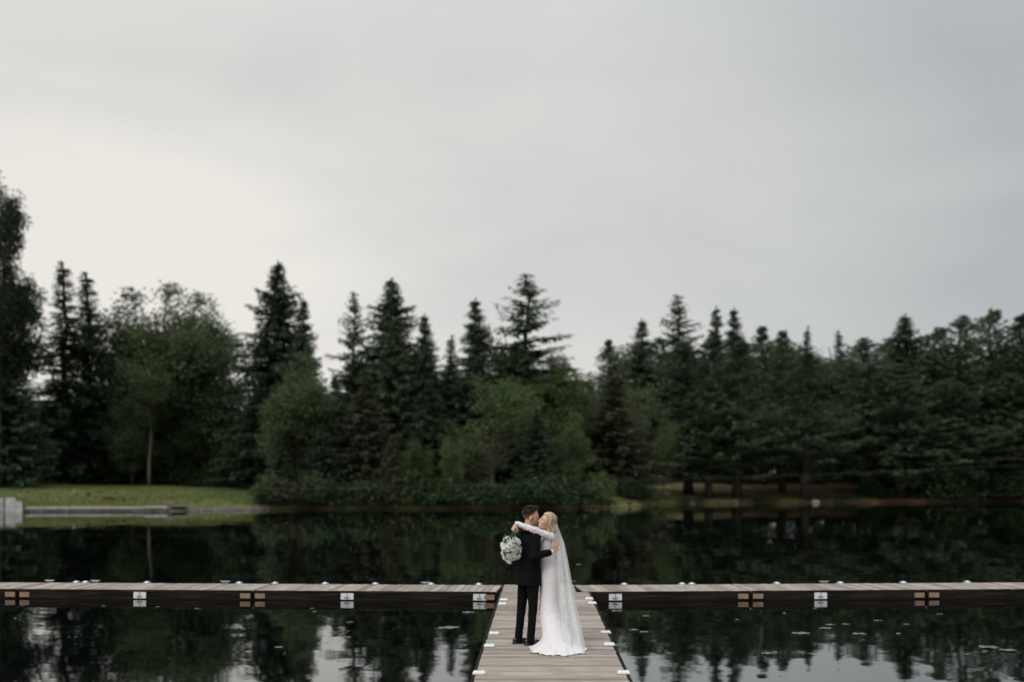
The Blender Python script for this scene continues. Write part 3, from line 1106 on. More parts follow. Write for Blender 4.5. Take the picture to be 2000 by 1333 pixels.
# named trees, from the lawn side to the pine side
T = [
    ('broad_tall', 'broadleaf_tree', -2, 338, 104, 104, 'very tall dark tree cut by the edge of the photo beside the lawn'),
    ('broad_tall', 'broadleaf_tree', 12, 500, 108, 120, 'lower dark tree standing behind the very tall edge tree'),
    ('spruce_a', 'spruce_tree', 18, 650, 106, 110, 'dark spruce filling the foot of the very tall edge tree'),
    ('spruce_thin', 'spruce_tree', 126, 512, 116, 150, 'thin spired spruce behind the lawn, taller of the twin spires'),
    ('spruce_thin', 'spruce_tree', 172, 532, 118, 150, 'thin spired spruce behind the lawn, shorter of the twin spires'),
    ('broad_a', 'broadleaf_tree', 268, 566, 120, 200, 'airy broadleaf tree with a rounded head right next to the twin spires'),
    ('broad_a', 'broadleaf_tree', 322, 556, 121, 200, 'airy broadleaf tree forming the highest of three rounded heads'),
    ('broad_a', 'broadleaf_tree', 380, 574, 119, 200, 'airy broadleaf tree forming the last rounded head before the sky gap'),
    ('birch', 'birch_tree', 291, 690, 113.5, 110, 'slender pale trunked birch at the back edge of the lawn'),
    ('broad_b', 'broadleaf_tree', 258, 760, 114, 90, 'small leafy tree beside the slender birch'),
    ('spruce_a', 'spruce_tree', 545, 516, 113, 172, 'large dense spruce with the tallest tip among the middle trees'),
    ('spruce_b', 'spruce_tree', 592, 588, 111, 110, 'dense spruce forming the shoulder of the large spruce'),
    ('broad_a', 'broadleaf_tree', 585, 690, 105, 150, 'olive broadleaf tree in front of the large spruce'),
    ('spruce_ragged', 'spruce_tree', 693, 570, 114, 100, 'ragged open crowned conifer before the broad dark spruce'),
    ('spruce_a', 'spruce_tree', 763, 548, 116, 165, 'broad dark spruce with pointed tip in the middle group'),
    ('spruce_b', 'spruce_tree', 772, 625, 110, 130, 'greener bushy conifer in front of the broad dark spruce'),
    ('spruce_b', 'spruce_tree', 830, 618, 118, 100, 'smaller spruce behind the shoulder of the broad dark spruce'),
    ('spruce_thin', 'spruce_tree', 880, 655, 120, 90, 'small thin spruce in the dip between two spires'),
    ('spruce_b', 'spruce_tree', 929, 588, 116, 120, 'single spired spruce left of the tall ragged one above the couple'),
    ('broad_b', 'broadleaf_tree', 985, 640, 117, 130, 'dark rounded tree between the spired spruce and the ragged spruce'),
    ('spruce_ragged', 'spruce_tree', 1030, 534, 114, 190, 'tall ragged spruce with long open branches above the couple'),
    ('broad_b', 'broadleaf_tree', 1075, 690, 112, 150, 'dark olive tree under the open branches of the ragged spruce'),
    ('broad_light', 'broadleaf_tree', 962, 735, 104.5, 185, 'light green leafy tree above the bouquet with pale forked trunk'),
    ('spruce_dead', 'conifer', 715, 735, 105, 120, 'brownish drooping conifer hanging over the shrubs of the middle shore'),
    ('spruce_a', 'spruce_tree', 840, 745, 105.5, 90, 'low dark spruce between the brownish conifer and the light green tree'),
    ('spruce_b', 'spruce_tree', 655, 735, 106, 80, 'low dark spruce beside the brownish conifer'),
    ('broad_a', 'broadleaf_tree', 1130, 725, 124, 110, 'pale low tree closing the sky gap'),
    ('spruce_dead', 'conifer', 1200, 735, 116, 150, 'brown dying conifer beside the small grassy spit'),
    ('broad_light', 'broadleaf_tree', 1262, 745, 122, 120, 'light green tree between the brown conifer and the pines'),
    ('pine_b', 'pine_tree', 1190, 664, 136, 95, 'short pine at the edge of the sky gap'),
    ('spruce_b', 'spruce_tree', 1253, 628, 140, 110, 'narrow tipped conifer between the sky gap and the open topped spruce'),
    ('spruce_ragged', 'spruce_tree', 1326, 576, 142, 130, 'open topped spruce standing highest among the pine side trees'),
    ('pine_a', 'pine_tree', 1345, 668, 127, 190, 'layered pine over the first two shore trunks'),
    ('spruce_b', 'spruce_tree', 1398, 604, 140, 95, 'first of two close dark tips behind the layered pine'),
    ('spruce_b', 'spruce_tree', 1434, 606, 141, 95, 'second of two close dark tips behind the layered pine'),
    ('pine_c', 'pine_tree', 1440, 668, 124.6, 210, 'wide pine with a straight trunk standing at the shore'),
    ('pine_b', 'pine_tree', 1490, 638, 138, 130, 'bushy pine behind the wide shore pine'),
    ('pine_b', 'pine_tree', 1528, 646, 131, 130, 'forked trunk pine set back on the needle covered slope'),
    ('spruce_thin', 'spruce_tree', 1576, 638, 141, 70, 'slim spire rising over the pine beside the pale rock'),
    ('pine_c', 'pine_tree', 1573, 690, 125, 200, 'pine with light layered boughs above the pale shore rock'),
    ('spruce_thin', 'spruce_tree', 1640, 646, 146, 80, 'faint thin spire alone in a notch of the pine skyline'),
    ('pine_a', 'pine_tree', 1688, 660, 131, 190, 'pine with pointed top just past the thin spire'),
    ('spruce_a', 'spruce_tree', 1766, 618, 138, 150, 'dark pointed conifer standing above the pines with whiskery sides'),
    ('pine_a', 'pine_tree', 1757, 712, 129, 200, 'pine with a dark trunk behind the leafy shore shrubs'),
    ('pine_c', 'pine_tree', 1832, 640, 137, 200, 'rounded pine past the whiskery conifer'),
    ('pine_a', 'pine_tree', 1880, 618, 136, 190, 'tall pine second from the edge of the photo'),
    ('pine_c', 'pine_tree', 1938, 604, 138, 210, 'highest pine near the edge of the photo'),
    ('pine_b', 'pine_tree', 2000, 614, 136, 190, 'pine cut by the photo edge on the wooded side'),
    ('pine_c', 'pine_tree', 1860, 740, 131, 190, 'low wide pine in front of the rounded pine'),
    ('pine_a', 'pine_tree', 1975, 730, 133, 200, 'low layered pine at the photo edge over the dark shore'),
    ('pine_b', 'pine_tree', 1384, 740, 124, 150, 'slightly leaning pine standing first along the needle shore'),
]
for a in T:
    tree_px(a[0], a[1], a[2], a[3], a[4], a[5], a[6])

# trees of the rear rows, nothing tells them apart
ORD = ('first second third fourth fifth sixth seventh eighth ninth tenth eleventh twelfth thirteenth fourteenth fifteenth sixteenth seventeenth '
       'eighteenth nineteenth twentieth').split()
ORD += ['twenty-' + o_ for o_ in ORD[:9]] + ['thirtieth']
KIND = {'spruce_a': 'spruce', 'broad_b': 'leafy tree', 'pine_a': 'pine', 'pine_c': 'pine'}
for row in range(2):
    for q in range(30):
        px = -130 + q * 77 + row * 38 + tr.uniform(-20, 20)
        if px < 1150:
            py = tr.uniform(665, 735) if px > 670 else tr.uniform(715, 790)
            D = (124 if row == 0 else 131) + tr.uniform(-2, 3)
            pr = tr.choice(('spruce_a', 'broad_b', 'broad_b'))
            w = tr.uniform(120, 170)
            if 425 < px < 520 or 610 < px < 670 or 1085 < px:
                py = tr.uniform(770, 800)
        else:
            py = tr.uniform(655, 705)
            D = (145 if row == 0 else 152) + tr.uniform(-3, 3)
            pr = tr.choice(('pine_a', 'pine_c', 'broad_b', 'broad_b'))
            w = tr.uniform(150, 210)
            if px < 1200:
                py = 745
        tree_px(pr, 'forest_tree', px, py, D, w, f"half hidden dark {KIND[pr]}, {ORD[q]} from the lawn end in the {('nearer', 'farther')[row]} rear row", 'trees of the rear rows')
for q in range(18):
    px = -80 + q * 74 + tr.uniform(-25, 25)
    pr = tr.choice(('broad_b', 'spruce_a'))
    tree_px(pr, 'forest_tree', px, tr.uniform(780, 850), tr.uniform(116.5, 121), tr.uniform(110, 150),
            f'low shaded {KIND[pr]}, {ORD[q]} from the lawn end, filling the space between taller trunks', 'trees of the rear rows')

# the wood goes on past both edges of the photo
for q, (px, py, D, pr) in enumerate(((-170, 520, 108, 'spruce_a'), (-260, 600, 112, 'broad_b'), (-350, 560, 110, 'spruce_b'), (-450, 620, 108, 'broad_b'),
                                     (-560, 600, 106, 'spruce_a'), (-680, 640, 104, 'broad_b'), (2090, 620, 138, 'pine_a'), (2190, 640, 137, 'pine_c'),
                                     (2300, 620, 136, 'spruce_a'), (2410, 650, 134, 'pine_a'))):
    lab = f'{KIND.get(pr, "spruce")} outside the photo, {ORD[q if q < 6 else q - 6]} past the ' + ('lawn edge' if q < 6 else 'wooded edge')
    tree_px(pr, 'forest_tree', px, py, D, 210, lab, 'trees past the edges of the photo')

# shrubs along the middle shore
SH = [
    ('bush_l', 528, 935, 99.5, 60, 'pale blue green shrub at the end of the lawn'),
    ('bush_w', 570, 922, 101, 110, 'brownish drooping shrub at the end of the lawn'),
    ('bush_l', 607, 938, 100.2, 60, 'bright yellow green shrub hanging over the middle shore'),
    ('bush_a', 560, 950, 99.6, 100, 'dark shrub under the brownish drooping shrub'),
    ('bush_b', 650, 935, 100.6, 120, 'dark glossy shrub beside the bright yellow green shrub'),
    ('bush_a', 700, 930, 101, 110, 'dark shrub with trailing twigs before the greyish one'),
    ('bush_w', 752, 932, 101, 110, 'greyish dry looking shrub on the middle shore'),
    ('bush_a', 800, 930, 101, 110, 'dark leafy shrub in the middle of the shore row'),
    ('bush_b', 850, 935, 100.8, 120, 'leafy green shrub with low spreading boughs'),
    ('bush_l', 872, 925, 102, 80, 'light green shrub behind the spreading boughs'),
    ('bush_a', 905, 938, 100.8, 100, 'green shrub below the light green tree'),
    ('bush_b', 955, 940, 100.8, 110, 'dark shrub just above the bouquet'),
    ('bush_b', 1020, 938, 101, 120, 'dark shrub directly above the couple'),
    ('bush_a', 1078, 940, 101.2, 110, 'leafy rhododendron like shrub above the veil'),
    ('bush_b', 1130, 940, 102.6, 110, 'rounded leafy shrub before the grassy spit'),
    ('bush_l', 1172, 938, 104.8, 60, 'light leaved shrub at the tip of the shrub row'),
    ('bush_a', 1215, 936, 111.5, 90, 'dark bush behind the grassy spit'),
    ('bush_b', 1248, 946, 112.5, 70, 'small dark bush overhanging the water past the spit'),
    ('bush_low', 1345, 968, 121.9, 60, 'low ground plant patch at the first pine trunk'),
    ('bush_low', 1480, 969, 123.5, 70, 'low ground plant patch between two shore pines'),
    ('bush_low', 1640, 969, 126, 90, 'long low plant patch past the pale rock'),
    ('bush_a', 1698, 922, 128, 50, 'small upright shrub leaning on a pale stem at the shore'),
    ('bush_b', 1745, 945, 129, 110, 'dark low shrub under the pine with a dark trunk'),
    ('bush_l', 1822, 900, 129.5, 110, 'yellow green leafy shrub standing out on the dark shore'),
    ('bush_b', 1850, 940, 130, 130, 'dark shrub around the yellow green leafy shrub'),
    ('bush_a', 1925, 915, 131, 120, 'layered dark shrub near the photo edge'),
    ('bush_b', 1985, 930, 132, 120, 'dark shrub cut by the photo edge at the waterline'),
]
for pr, px, py, D, w, lab in SH:
    X = (px - CX) / FPX * D
    D2 = max(D - .6 + tr.uniform(-.2, 1.2), far_shore(X) + .35)
    X = (px - CX) / FPX * D2
    z = hgt(X, D2)
    top = CAM_Z - (py - HY) / FPX * D2
    plant(pr, 'shrub', 'shrub', X, D2, max(.5, (top - z) * (tr.uniform(.6, 1.55) if pr != 'bush_low' else 1)), w / FPX * D2 * tr.uniform(1.2, 1.6), lab, sink=.05)
for pr, nm, px, py, D, w, lab in (
        ('spruce_b', 'spruce_tree', 545, 850, 102, 60, 'low bushy spruce at the corner where the lawn meets the shrubs'),
        ('spruce_a', 'spruce_tree', 630, 830, 102.5, 70, 'low dark spruce reaching down to the shrubs below the olive tree'),
        ('spruce_dead', 'conifer', 765, 850, 102, 60, 'small brownish conifer rising out of the shrub row'),
        ('broad_b', 'broadleaf_tree', 815, 860, 102, 60, 'small dark sapling rising out of the shrub row'),
        ('spruce_b', 'spruce_tree', 1050, 800, 104, 80, 'low dark spruce right above the couple'),
        ('broad_b', 'broadleaf_tree', 1115, 830, 105, 80, 'small dark broadleaf above the veil'),
        ('broad_light', 'broadleaf_tree', 880, 850, 102, 60, 'light green sapling next to the light green tree')):
    tree_px(pr, nm, px, py, D, w, lab)
# undergrowth behind the lawn crest
for q in range(13):
    px = -40 + q * 44 + tr.uniform(-12, 12)
    D = tr.uniform(116, 118)
    X = (px - CX) / FPX * D
    plant(tr.choice(('bush_a', 'bush_b')), 'undergrowth_shrub', 'shrub', X, D, tr.uniform(2.2, 3.6), tr.uniform(4, 5.5),
          f'dark undergrowth shrub behind the lawn crest, {ORD[q]} from the photo edge', 'undergrowth behind the lawn')
for q in range(10):
    px = 1290 + q * 78 + tr.uniform(-20, 20)
    D = tr.uniform(150, 154)
    X = (px - CX) / FPX * D
    plant(tr.choice(('bush_a', 'bush_b')), 'undergrowth_shrub', 'shrub', X, D, tr.uniform(2.5, 3.5), tr.uniform(5, 7),
          f'dark undergrowth shrub deep between the pine trunks, {ORD[q]} from the brown conifer', 'undergrowth behind the pines')
# ------------------------------------------------------------------ the couple
def m_skin(name, c0, c1):
    k = NT(name)
    v = k.obj()
    f = k.noise(v, 9, 4, .55)
    c = k.ramp(f, [(.3, c0), (.7, c1)])
    fb = k.noise(v, 160, 2)
    return k.done(k.pbr(c, .5, k.bump(fb, .1, .001), .35, **{'Subsurface Weight': .12, 'Subsurface Radius': (.01, .004, .002), 'Subsurface Scale': .3}))


def m_hair(name, dark, light, scl=60):
    k = NT(name)
    isl = k.n('ShaderNodeNewGeometry').outputs['Random Per Island']
    f = k.noise(k.mapped(k.obj(), (1, 1, .35)), scl, 4, .6)
    f = k.math('ADD', k.math('MULTIPLY', f, .6), k.math('MULTIPLY', isl, .4))
    return k.done(k.pbr(k.ramp(f, [(.28, dark), (.72, light)]), .45, k.bump(f, .5, .003), .4))


def m_cloth(name, c0, c1, rough=.85, scl=40, sheen=.15):
    k = NT(name)
    v = k.obj()
    f = k.noise(v, scl, 3)
    fold = k.noise(k.mapped(v, (1, 1, .5)), 7, 3, .5)
    h = k.math('ADD', k.math('MULTIPLY', f, .15), fold)
    return k.done(k.pbr(k.ramp(f, [(.3, c0), (.7, c1)]), rough, k.bump(h, .35, .012), .15, **{'Sheen Weight': sheen}))


def m_lace(name, skin, lo=.44, hi=.60, white=(.74, .72, .73)):
    """white floral lace over a skin coloured ground: petals from cell edges, mesh between"""
    k = NT(name)
    v = k.obj()
    vo = k.n('ShaderNodeTexVoronoi', {'Vector': v, 'Scale': 60.0, 'Randomness': 1.0}, feature='F1').outputs['Distance']
    big = k.noise(v, 30, 3, .65, .8)
    f = k.math('ADD', k.math('MULTIPLY', big, .75), k.math('MULTIPLY', vo, .35))
    c = k.ramp(f, [(lo, white), (hi, skin)])
    return k.done(k.pbr(c, .75, k.bump(f, .2, .002), .2, **{'Sheen Weight': .2}))


SKIN_A = m_skin('groom_skin', (.45, .25, .17), (.60, .36, .26))
SKIN_B = m_skin('bride_skin', (.58, .36, .27), (.70, .47, .36))
SUIT = m_cloth('black_suit_cloth', (.002, .0021, .0025), (.005, .0052, .006), .95, 90, .0)
SHIRT = m_cloth('white_shirt_cloth', (.62, .62, .62), (.75, .75, .75))
SHOE = m_plain('black_shoe_leather', (.006, .006, .006), (.014, .013, .013), 20, .32, .1, .5)
HAIR_A = m_hair('short_brown_hair', (.012, .0075, .005), (.060, .036, .022), 90)
HAIR_F = m_hair('clipped_side_hair', (.06, .036, .024), (.17, .105, .072), 120)
HAIR_B = m_hair('blonde_hair', (.15, .095, .055), (.60, .46, .31), 45)
LACE_S = m_lace('lace_sleeve', (.58, .42, .39), .52, .72)
LACE_G = m_lace('lace_gown', (.66, .545, .56), .50, .76, (.76, .745, .748))

k = NT('veil_tulle')
v = k.obj()
f = k.noise(k.mapped(v, (14, 14, 1.2)), 1.0, 4, .6)
tr_ = k.n('ShaderNodeBsdfTransparent').outputs[0]
d1 = k.n('ShaderNodeBsdfDiffuse', {'Color': (.88, .87, .87, 1)}).outputs[0]
d2 = k.n('ShaderNodeBsdfTranslucent', {'Color': (.88, .87, .87, 1)}).outputs[0]
dd_ = k.n('ShaderNodeMixShader', {0: .45, 1: d1, 2: d2}).outputs[0]
cov = k.n('ShaderNodeMapRange', {0: f, 1: .3, 2: .7, 3: .42, 4: .74}).outputs[0]
VEIL = k.done(k.n('ShaderNodeMixShader', {0: cov, 1: tr_, 2: dd_}).outputs[0])

PO = Vector((0.20, 17.25, DOCK_Z + .002))     # between the shoes of the dark suited person


def head_frame(c, yaw, pitch, roll):
    return Matrix.Translation(c) @ Matrix.Rotation(yaw, 4, 'Z') @ Matrix.Rotation(-pitch, 4, 'Y') @ Matrix.Rotation(roll, 4, 'X')


def head_shapes(mb, F, s=1.0, fem=False):
    rt = F.to_3x3()

    def P(x, y, z):
        return F @ Vector((x * s, y * s, z * s))

    def E(x, y, z, a, b, c):
        mb.ell(P(x, y, z), (a * s, b * s, c * s), rt)
    E(-.012, 0, .045, .100, .077, .088)
    E(.022, 0, .02, .076, .068, .085)
    E(.040, 0, -.045, .056, .052 if fem else .058, .070)
    E(.064, 0, -.096, .024, .025 if fem else .032, .022)
    for q in (-1, 1):
        E(.016, q * .036, -.058, .044, .018, .034)       # jaw
        E(.058, q * .034, -.012, .028, .024, .028)       # cheek
        E(.081, q * .030, .040, .014, .026, .009)        # brow
        E(.078, q * .031, .020, .013, .016, .011)        # closed lids
        E(-.002, q * .079, -.002, .020, .011, .033)      # ear
        E(.004, q * .085, .012, .009, .008, .018)
        E(.094, q * .010, -.020, .010, .010, .008)       # nostril
    mb.capsule(P(.090, 0, .030), P(.112, 0, -.012), .009 * s, .0125 * s)
    E(.092, 0, -.050, .013, .024, .0075)
    E(.091, 0, -.064, .013, .021, .0085)
    E(.086, 0, -.055, .016, .030, .020)


def hand_shapes(mb, wrist, d, nrm, thumb_side, curl, s=1.0, spread=.10, tcurl=.3):
    """palm plus four unequal fingers and a thumb from the side of the palm.
    d: wrist to knuckles, nrm: out of the back of the hand, thumb_side: +1 / -1 along d x nrm"""
    d = Vector(d).normalized()
    nrm = Vector(nrm)
    nrm = (nrm - d * nrm.dot(d)).normalized()
    sd = d.cross(nrm).normalized() * thumb_side
    wrist = Vector(wrist)
    pl = .088 * s
    for q, o in enumerate((-.028, -.010, .010, .028)):
        mb.capsule(wrist + d * .012 * s + sd * o * .75 * s, wrist + d * pl + sd * o * s, .0125 * s, .0115 * s, 10)
    lens = (.062, .074, .080, .071)                   # little .. index
    for q, o in enumerate((-.030, -.010, .011, .032)):
        fd = (d + sd * o / .03 * spread).normalized()
        p = wrist + d * pl + sd * o * s
        L = lens[q] * s
        ang = 0
        for j, fr_ in enumerate((.45, .31, .24)):
            ang += curl * (1.0, 1.15, .8)[j]
            dv = (fd * math.cos(ang) - nrm * math.sin(ang)).normalized()
            p2 = p + dv * L * fr_
            mb.capsule(p, p2, (.0092, .0084, .0076)[j] * s, (.0086, .0078, .0066)[j] * s, 8)
            p = p2
    tb = wrist + d * .026 * s + sd * .030 * s
    td = (d * .62 + sd * .72 - nrm * tcurl).normalized()
    t1 = tb + td * .036 * s
    td2 = (d * .85 + sd * .35 - nrm * (tcurl + .25)).normalized()
    t2 = t1 + td2 * .032 * s
    td3 = (d * .95 + sd * .1 - nrm * (tcurl + .45)).normalized()
    mb.capsule(tb, t1, .0125 * s, .0105 * s, 10)
    mb.capsule(t1, t2, .0105 * s, .0095 * s, 10)
    mb.capsule(t2, t2 + td3 * .022 * s, .0095 * s, .0075 * s, 10)


LASH = m_plain('dark_lash', (.015, .010, .008), (.03, .02, .015), 40, .6, .05)


def face_details(parent, F, s, brow_mat, lip_mat):
    def P(x, y, z):
        return F @ Vector((x * s, y * s, z * s))
    for q in (-1, 1):
        MB().tube([P(.083, q * .018, .017), P(.089, q * .030, .0135), P(.080, q * .043, .0165)], [.0016, .0024, .0016], 6).build('eyelash', LASH, parent, True)
        MB().tube([P(.092, q * .014, .044), P(.091, q * .030, .050), P(.080, q * .046, .046)], [.0026, .0036, .0018], 6).build('eyebrow', brow_mat, parent, True)
    MB().ell(P(.099, 0, -.0505), (.008 * s, .021 * s, .0055 * s), F.to_3x3(), 12, 8).build('lip', lip_mat, parent, True)
    MB().ell(P(.098, 0, -.063), (.008 * s, .018 * s, .0065 * s), F.to_3x3(), 12, 8).build('lip', lip_mat, parent, True)


LIP_A = m_skin('groom_lips', (.36, .16, .13), (.46, .22, .18))
LIP_B = m_skin('bride_lips', (.46, .15, .15), (.56, .21, .20))
# ---------- dark suited person
G = empty('person', PO)
tag(G, 'person in a black suit kissing the bride, bouquet hanging behind the back', 'person')
TH = R(34)                                   # turned partly away from the lens
fw = Vector((math.cos(TH), math.sin(TH), 0))
rt_ = Vector((math.sin(TH), -math.cos(TH), 0))
HIP = Vector((.025, .0, .95))
A_R, A_L = Vector((.050, -.125, .085)), Vector((-.110, .065, .085))
K_R, K_L = Vector((.082, -.085, .50)), Vector((-.070, .075, .50))
H_R, H_L = HIP + rt_ * .095, HIP - rt_ * .095
S_R, S_L = Vector((.118, -.150, 1.445)), Vector((-.085, .165, 1.445))
E_R, W_R = Vector((.085, -.262, 1.195)), Vector((.305, -.205, 1.245))
E_L, W_L = Vector((.13, .315, 1.21)), Vector((.36, .235, 1.22))
NK = Vector((.012, .012, 1.49))
HC = Vector((.052, .030, 1.702))
FG = head_frame(HC, R(4), R(-9), R(4))

b = MB()
head_shapes(b, FG, 1.06)
b.capsule(NK, HC + Vector((-.02, 0, -.06)), .066, .060)
b.loft([(.022, 0, .86, .10, .150), (.022, 0, .98, .105, .155), (.02, 0, 1.12, .10, .145), (.02, .005, 1.28, .112, .165),
        (.016, .008, 1.40, .105, .175), (.014, .01, 1.47, .075, .13), (.012, .012, 1.52, .058, .062)], 24, rot=TH)
for (a, e_, w_) in ((S_R, E_R, W_R), (S_L, E_L, W_L)):
    b.capsule(a, e_, .050, .040)
    b.capsule(e_, w_, .041, .029)
for (h_, kn, an) in ((H_R, K_R, A_R), (H_L, K_L, A_L)):
    b.capsule(h_, kn, .080, .056)
    b.capsule(kn, an, .055, .036)
    b.capsule(an - Vector((0, 0, .035)), an + Vector((.12, .02, -.055)), .030, .020)
hand_shapes(b, W_R + (W_R - E_R).normalized() * .035, Vector((.30, .12, .86)), Vector((.12, -.97, .0)), 1, .10, 1.05, .20, -.05)
hand_shapes(b, W_L + (W_L - E_L).normalized() * .035, Vector((.45, -.15, .75)), Vector((.10, .97, .0)), -1, .12, 1.05, .14, -.05)
face_details(b.union('body', SKIN_A, G, .006, 2), FG, 1.06, HAIR_A, LIP_A)


def wrinkle(sc, am, seed=0.0):
    return lambda co: (noise.noise(co * sc + Vector((seed, 0, 0))) * .7 + noise.noise(co * sc * 2.3 + Vector((0, seed, 0))) * .3) * am


j = MB()
j.loft([(.020, -.004, .795, .152, .205), (.020, -.002, .86, .150, .202), (.022, 0, .97, .140, .190), (.020, 0, 1.10, .128, .178),
        (.018, .003, 1.24, .138, .196), (.012, .006, 1.36, .138, .208), (.010, .008, 1.43, .118, .205), (.010, .010, 1.475, .088, .160),
        (.010, .012, 1.505, .072, .095)], 32, rot=TH, power=2.3)
for (a, e_, w_) in ((S_R, E_R, W_R), (S_L, E_L, W_L)):
    j.capsule(a + Vector((0, 0, -.004)), e_, .074, .060, 16)
    j.capsule(e_, w_ - (w_ - e_).normalized() * .012, .060, .047, 16)
jk = j.union('jacket', SUIT, G, .008, 4, wrinkle(9, .007, 3.0))
# back vent, collar and pocket flap
MB().box(HIP - fw * .146 + Vector((0, 0, -.04)), (.006, .003, .20), Matrix.Rotation(TH, 3, 'Z')).build('back_vent', SHOE, jk)
cl = MB()
for n_ in range(14):
    a = PI * .42 + (PI * 1.16) * n_ / 13
    for dz, rr in ((1.492, .092), (1.535, .070)):
        cl.v.append(Vector((.012, .012, dz)) + Vector((math.cos(a + TH) * rr, math.sin(a + TH) * rr * 1.02, 0)))
for n_ in range(13):
    cl.f.append([n_ * 2, n_ * 2 + 1, n_ * 2 + 3, n_ * 2 + 2])
co = cl.build('collar', SUIT, jk, True)
so = co.modifiers.new('t', 'SOLIDIFY')
so.thickness = .008
sc2 = MB()
sc2.tube([Vector((.012, .012, 1.528)), Vector((.016, .013, 1.556))], [.069, .0655], 24, False)
sh = sc2.build('shirt_collar', SHIRT, G, True)
so = sh.modifiers.new('t', 'SOLIDIFY')
so.thickness = .004
for w_, e_ in ((W_R, E_R), (W_L, E_L)):
    dv = (w_ - e_).normalized()
    MB().tube([w_ - dv * .01, w_ + dv * .047], [.036, .035], 16).build('shirt_cuff', SHIRT, G, True)

t = MB()
t.loft([(.024, 0, .80, .112, .160), (.024, 0, .92, .122, .168), (.024, 0, 1.02, .112, .158)], 24, rot=TH)
for (h_, kn, an) in ((H_R, K_R, A_R), (H_L, K_L, A_L)):
    t.tube([h_ + Vector((0, 0, .05)), h_ + Vector((0, 0, -.08)), (h_ + kn) / 2, kn, (kn + an) / 2, an + Vector((0, 0, -.002)), an + Vector((.004, 0, -.062))],
           [.09, .094, .080, .063, .056, .054, .058], 18)
t.union('trousers', SUIT, G, .008, 3, wrinkle(11, .006, 8.0))
for an, yaw in ((A_R, R(4)), (A_L, R(14))):
    f_ = Vector((math.cos(yaw), math.sin(yaw), 0))
    s_ = MB()
    hl = Vector((an.x, an.y, 0)) - f_ * .045
    rz = Matrix.Rotation(yaw, 3, 'Z')
    s_.ell(hl + Vector((0, 0, .042)), (.040, .034, .040), rz)
    s_.ell(hl + f_ * .10 + Vector((0, 0, .040)), (.10, .043, .040), rz)
    s_.ell(hl + f_ * .195 + Vector((0, 0, .028)), (.065, .044, .030), rz)
    s_.ell(hl + Vector((0, 0, .075)) + f_ * .03, (.045, .036, .035), rz)
    s_.box(hl + f_ * .085 + Vector((0, 0, .008)), (.26, .072, .016), rz)
    sh = s_.union('shoe', SHOE, G, .006, 3)
    for v_ in sh.data.vertices:
        v_.co.z = max(v_.co.z, 0.0)

# short hair: clipped cap and many small tufts
hr = random.Random(3)
hb = MB()


def G_hair_pt(th, ph, lift=0.0):
    p = Vector(((.102 + lift) * math.sin(th) * math.cos(ph) - .012, (.079 + lift) * math.sin(th) * math.sin(ph), (.091 + lift) * math.cos(th) + .046))
    return p * 1.06


hb2 = MB()
cap_n, cap_m = 26, 14
for jn in range(cap_m + 1):
    for i_ in range(cap_n):
        ph = 2 * PI * i_ / cap_n
        lim = 1.05 if math.cos(ph) > .55 else (1.42 if abs(math.sin(ph)) > .6 and math.cos(ph) > -.2 else 2.15)
        cph = math.cos(ph)
        lim = 1.02 + 1.36 * max(0, min(1, (.62 - cph) / 1.1)) ** .8
        th = lim * jn / cap_m
        lf = .012 * max(0, math.cos(th)) + (.0 if jn < cap_m else -.012)
        hb2.v.append(FG @ G_hair_pt(th, ph, lf))
for jn in range(cap_m):
    for i_ in range(cap_n):
        i2 = (i_ + 1) % cap_n
        hb2.f.append([jn * cap_n + i_, (jn + 1) * cap_n + i_, (jn + 1) * cap_n + i2, jn * cap_n + i2])
side_faces = len(hb2.f)
for q in range(2600):
    ph = hr.uniform(0, 2 * PI)
    cph = math.cos(ph)
    lim = 1.02 + 1.36 * max(0, min(1, (.62 - cph) / 1.1)) ** .8
    th = lim * .72 * math.sqrt(hr.random())
    topness = max(0, math.cos(th)) ** .7
    front = max(0, cph * math.sin(th))
    p0 = G_hair_pt(th, ph, .002 + .010 * topness)
    ln = .005 + .017 * topness + .022 * front * topness
    p1 = G_hair_pt(th, ph, .004 + .010 * topness + ln * .6 * hr.uniform(.6, 1.1)) + Vector((ln * .7 * topness + hr.uniform(-.004, .004), hr.uniform(-.004, .004), -.008 * (1 - topness)))
    hb2.tube([FG @ p0, FG @ p1], [.0034, .0014], 3, False)
ho = hb2.build('hair', [HAIR_A, HAIR_F], G, True)
for q in range(side_faces):
    if q // cap_n >= cap_m * .62:
        ho.data.polygons[q].material_index = 1

# ---------- white gowned person
B = empty('person', PO)
tag(B, 'person in a white lace gown with long veil, arms around the suited person', 'person')
bHC = Vector((.262, -.012, 1.632))
FB = head_frame(bHC, R(180) + R(16), R(17), R(-9))
bS_L, bE_L, bW_L = Vector((.310, -.120, 1.462)), Vector((.085, -.170, 1.548)), Vector((-.135, -.095, 1.628))
bS_R, bE_R, bW_R = Vector((.285, .195, 1.455)), Vector((.075, .215, 1.560)), Vector((-.120, .030, 1.600))
GR = Vector((-.172, -.105, 1.545))            # where both hands close on the stems

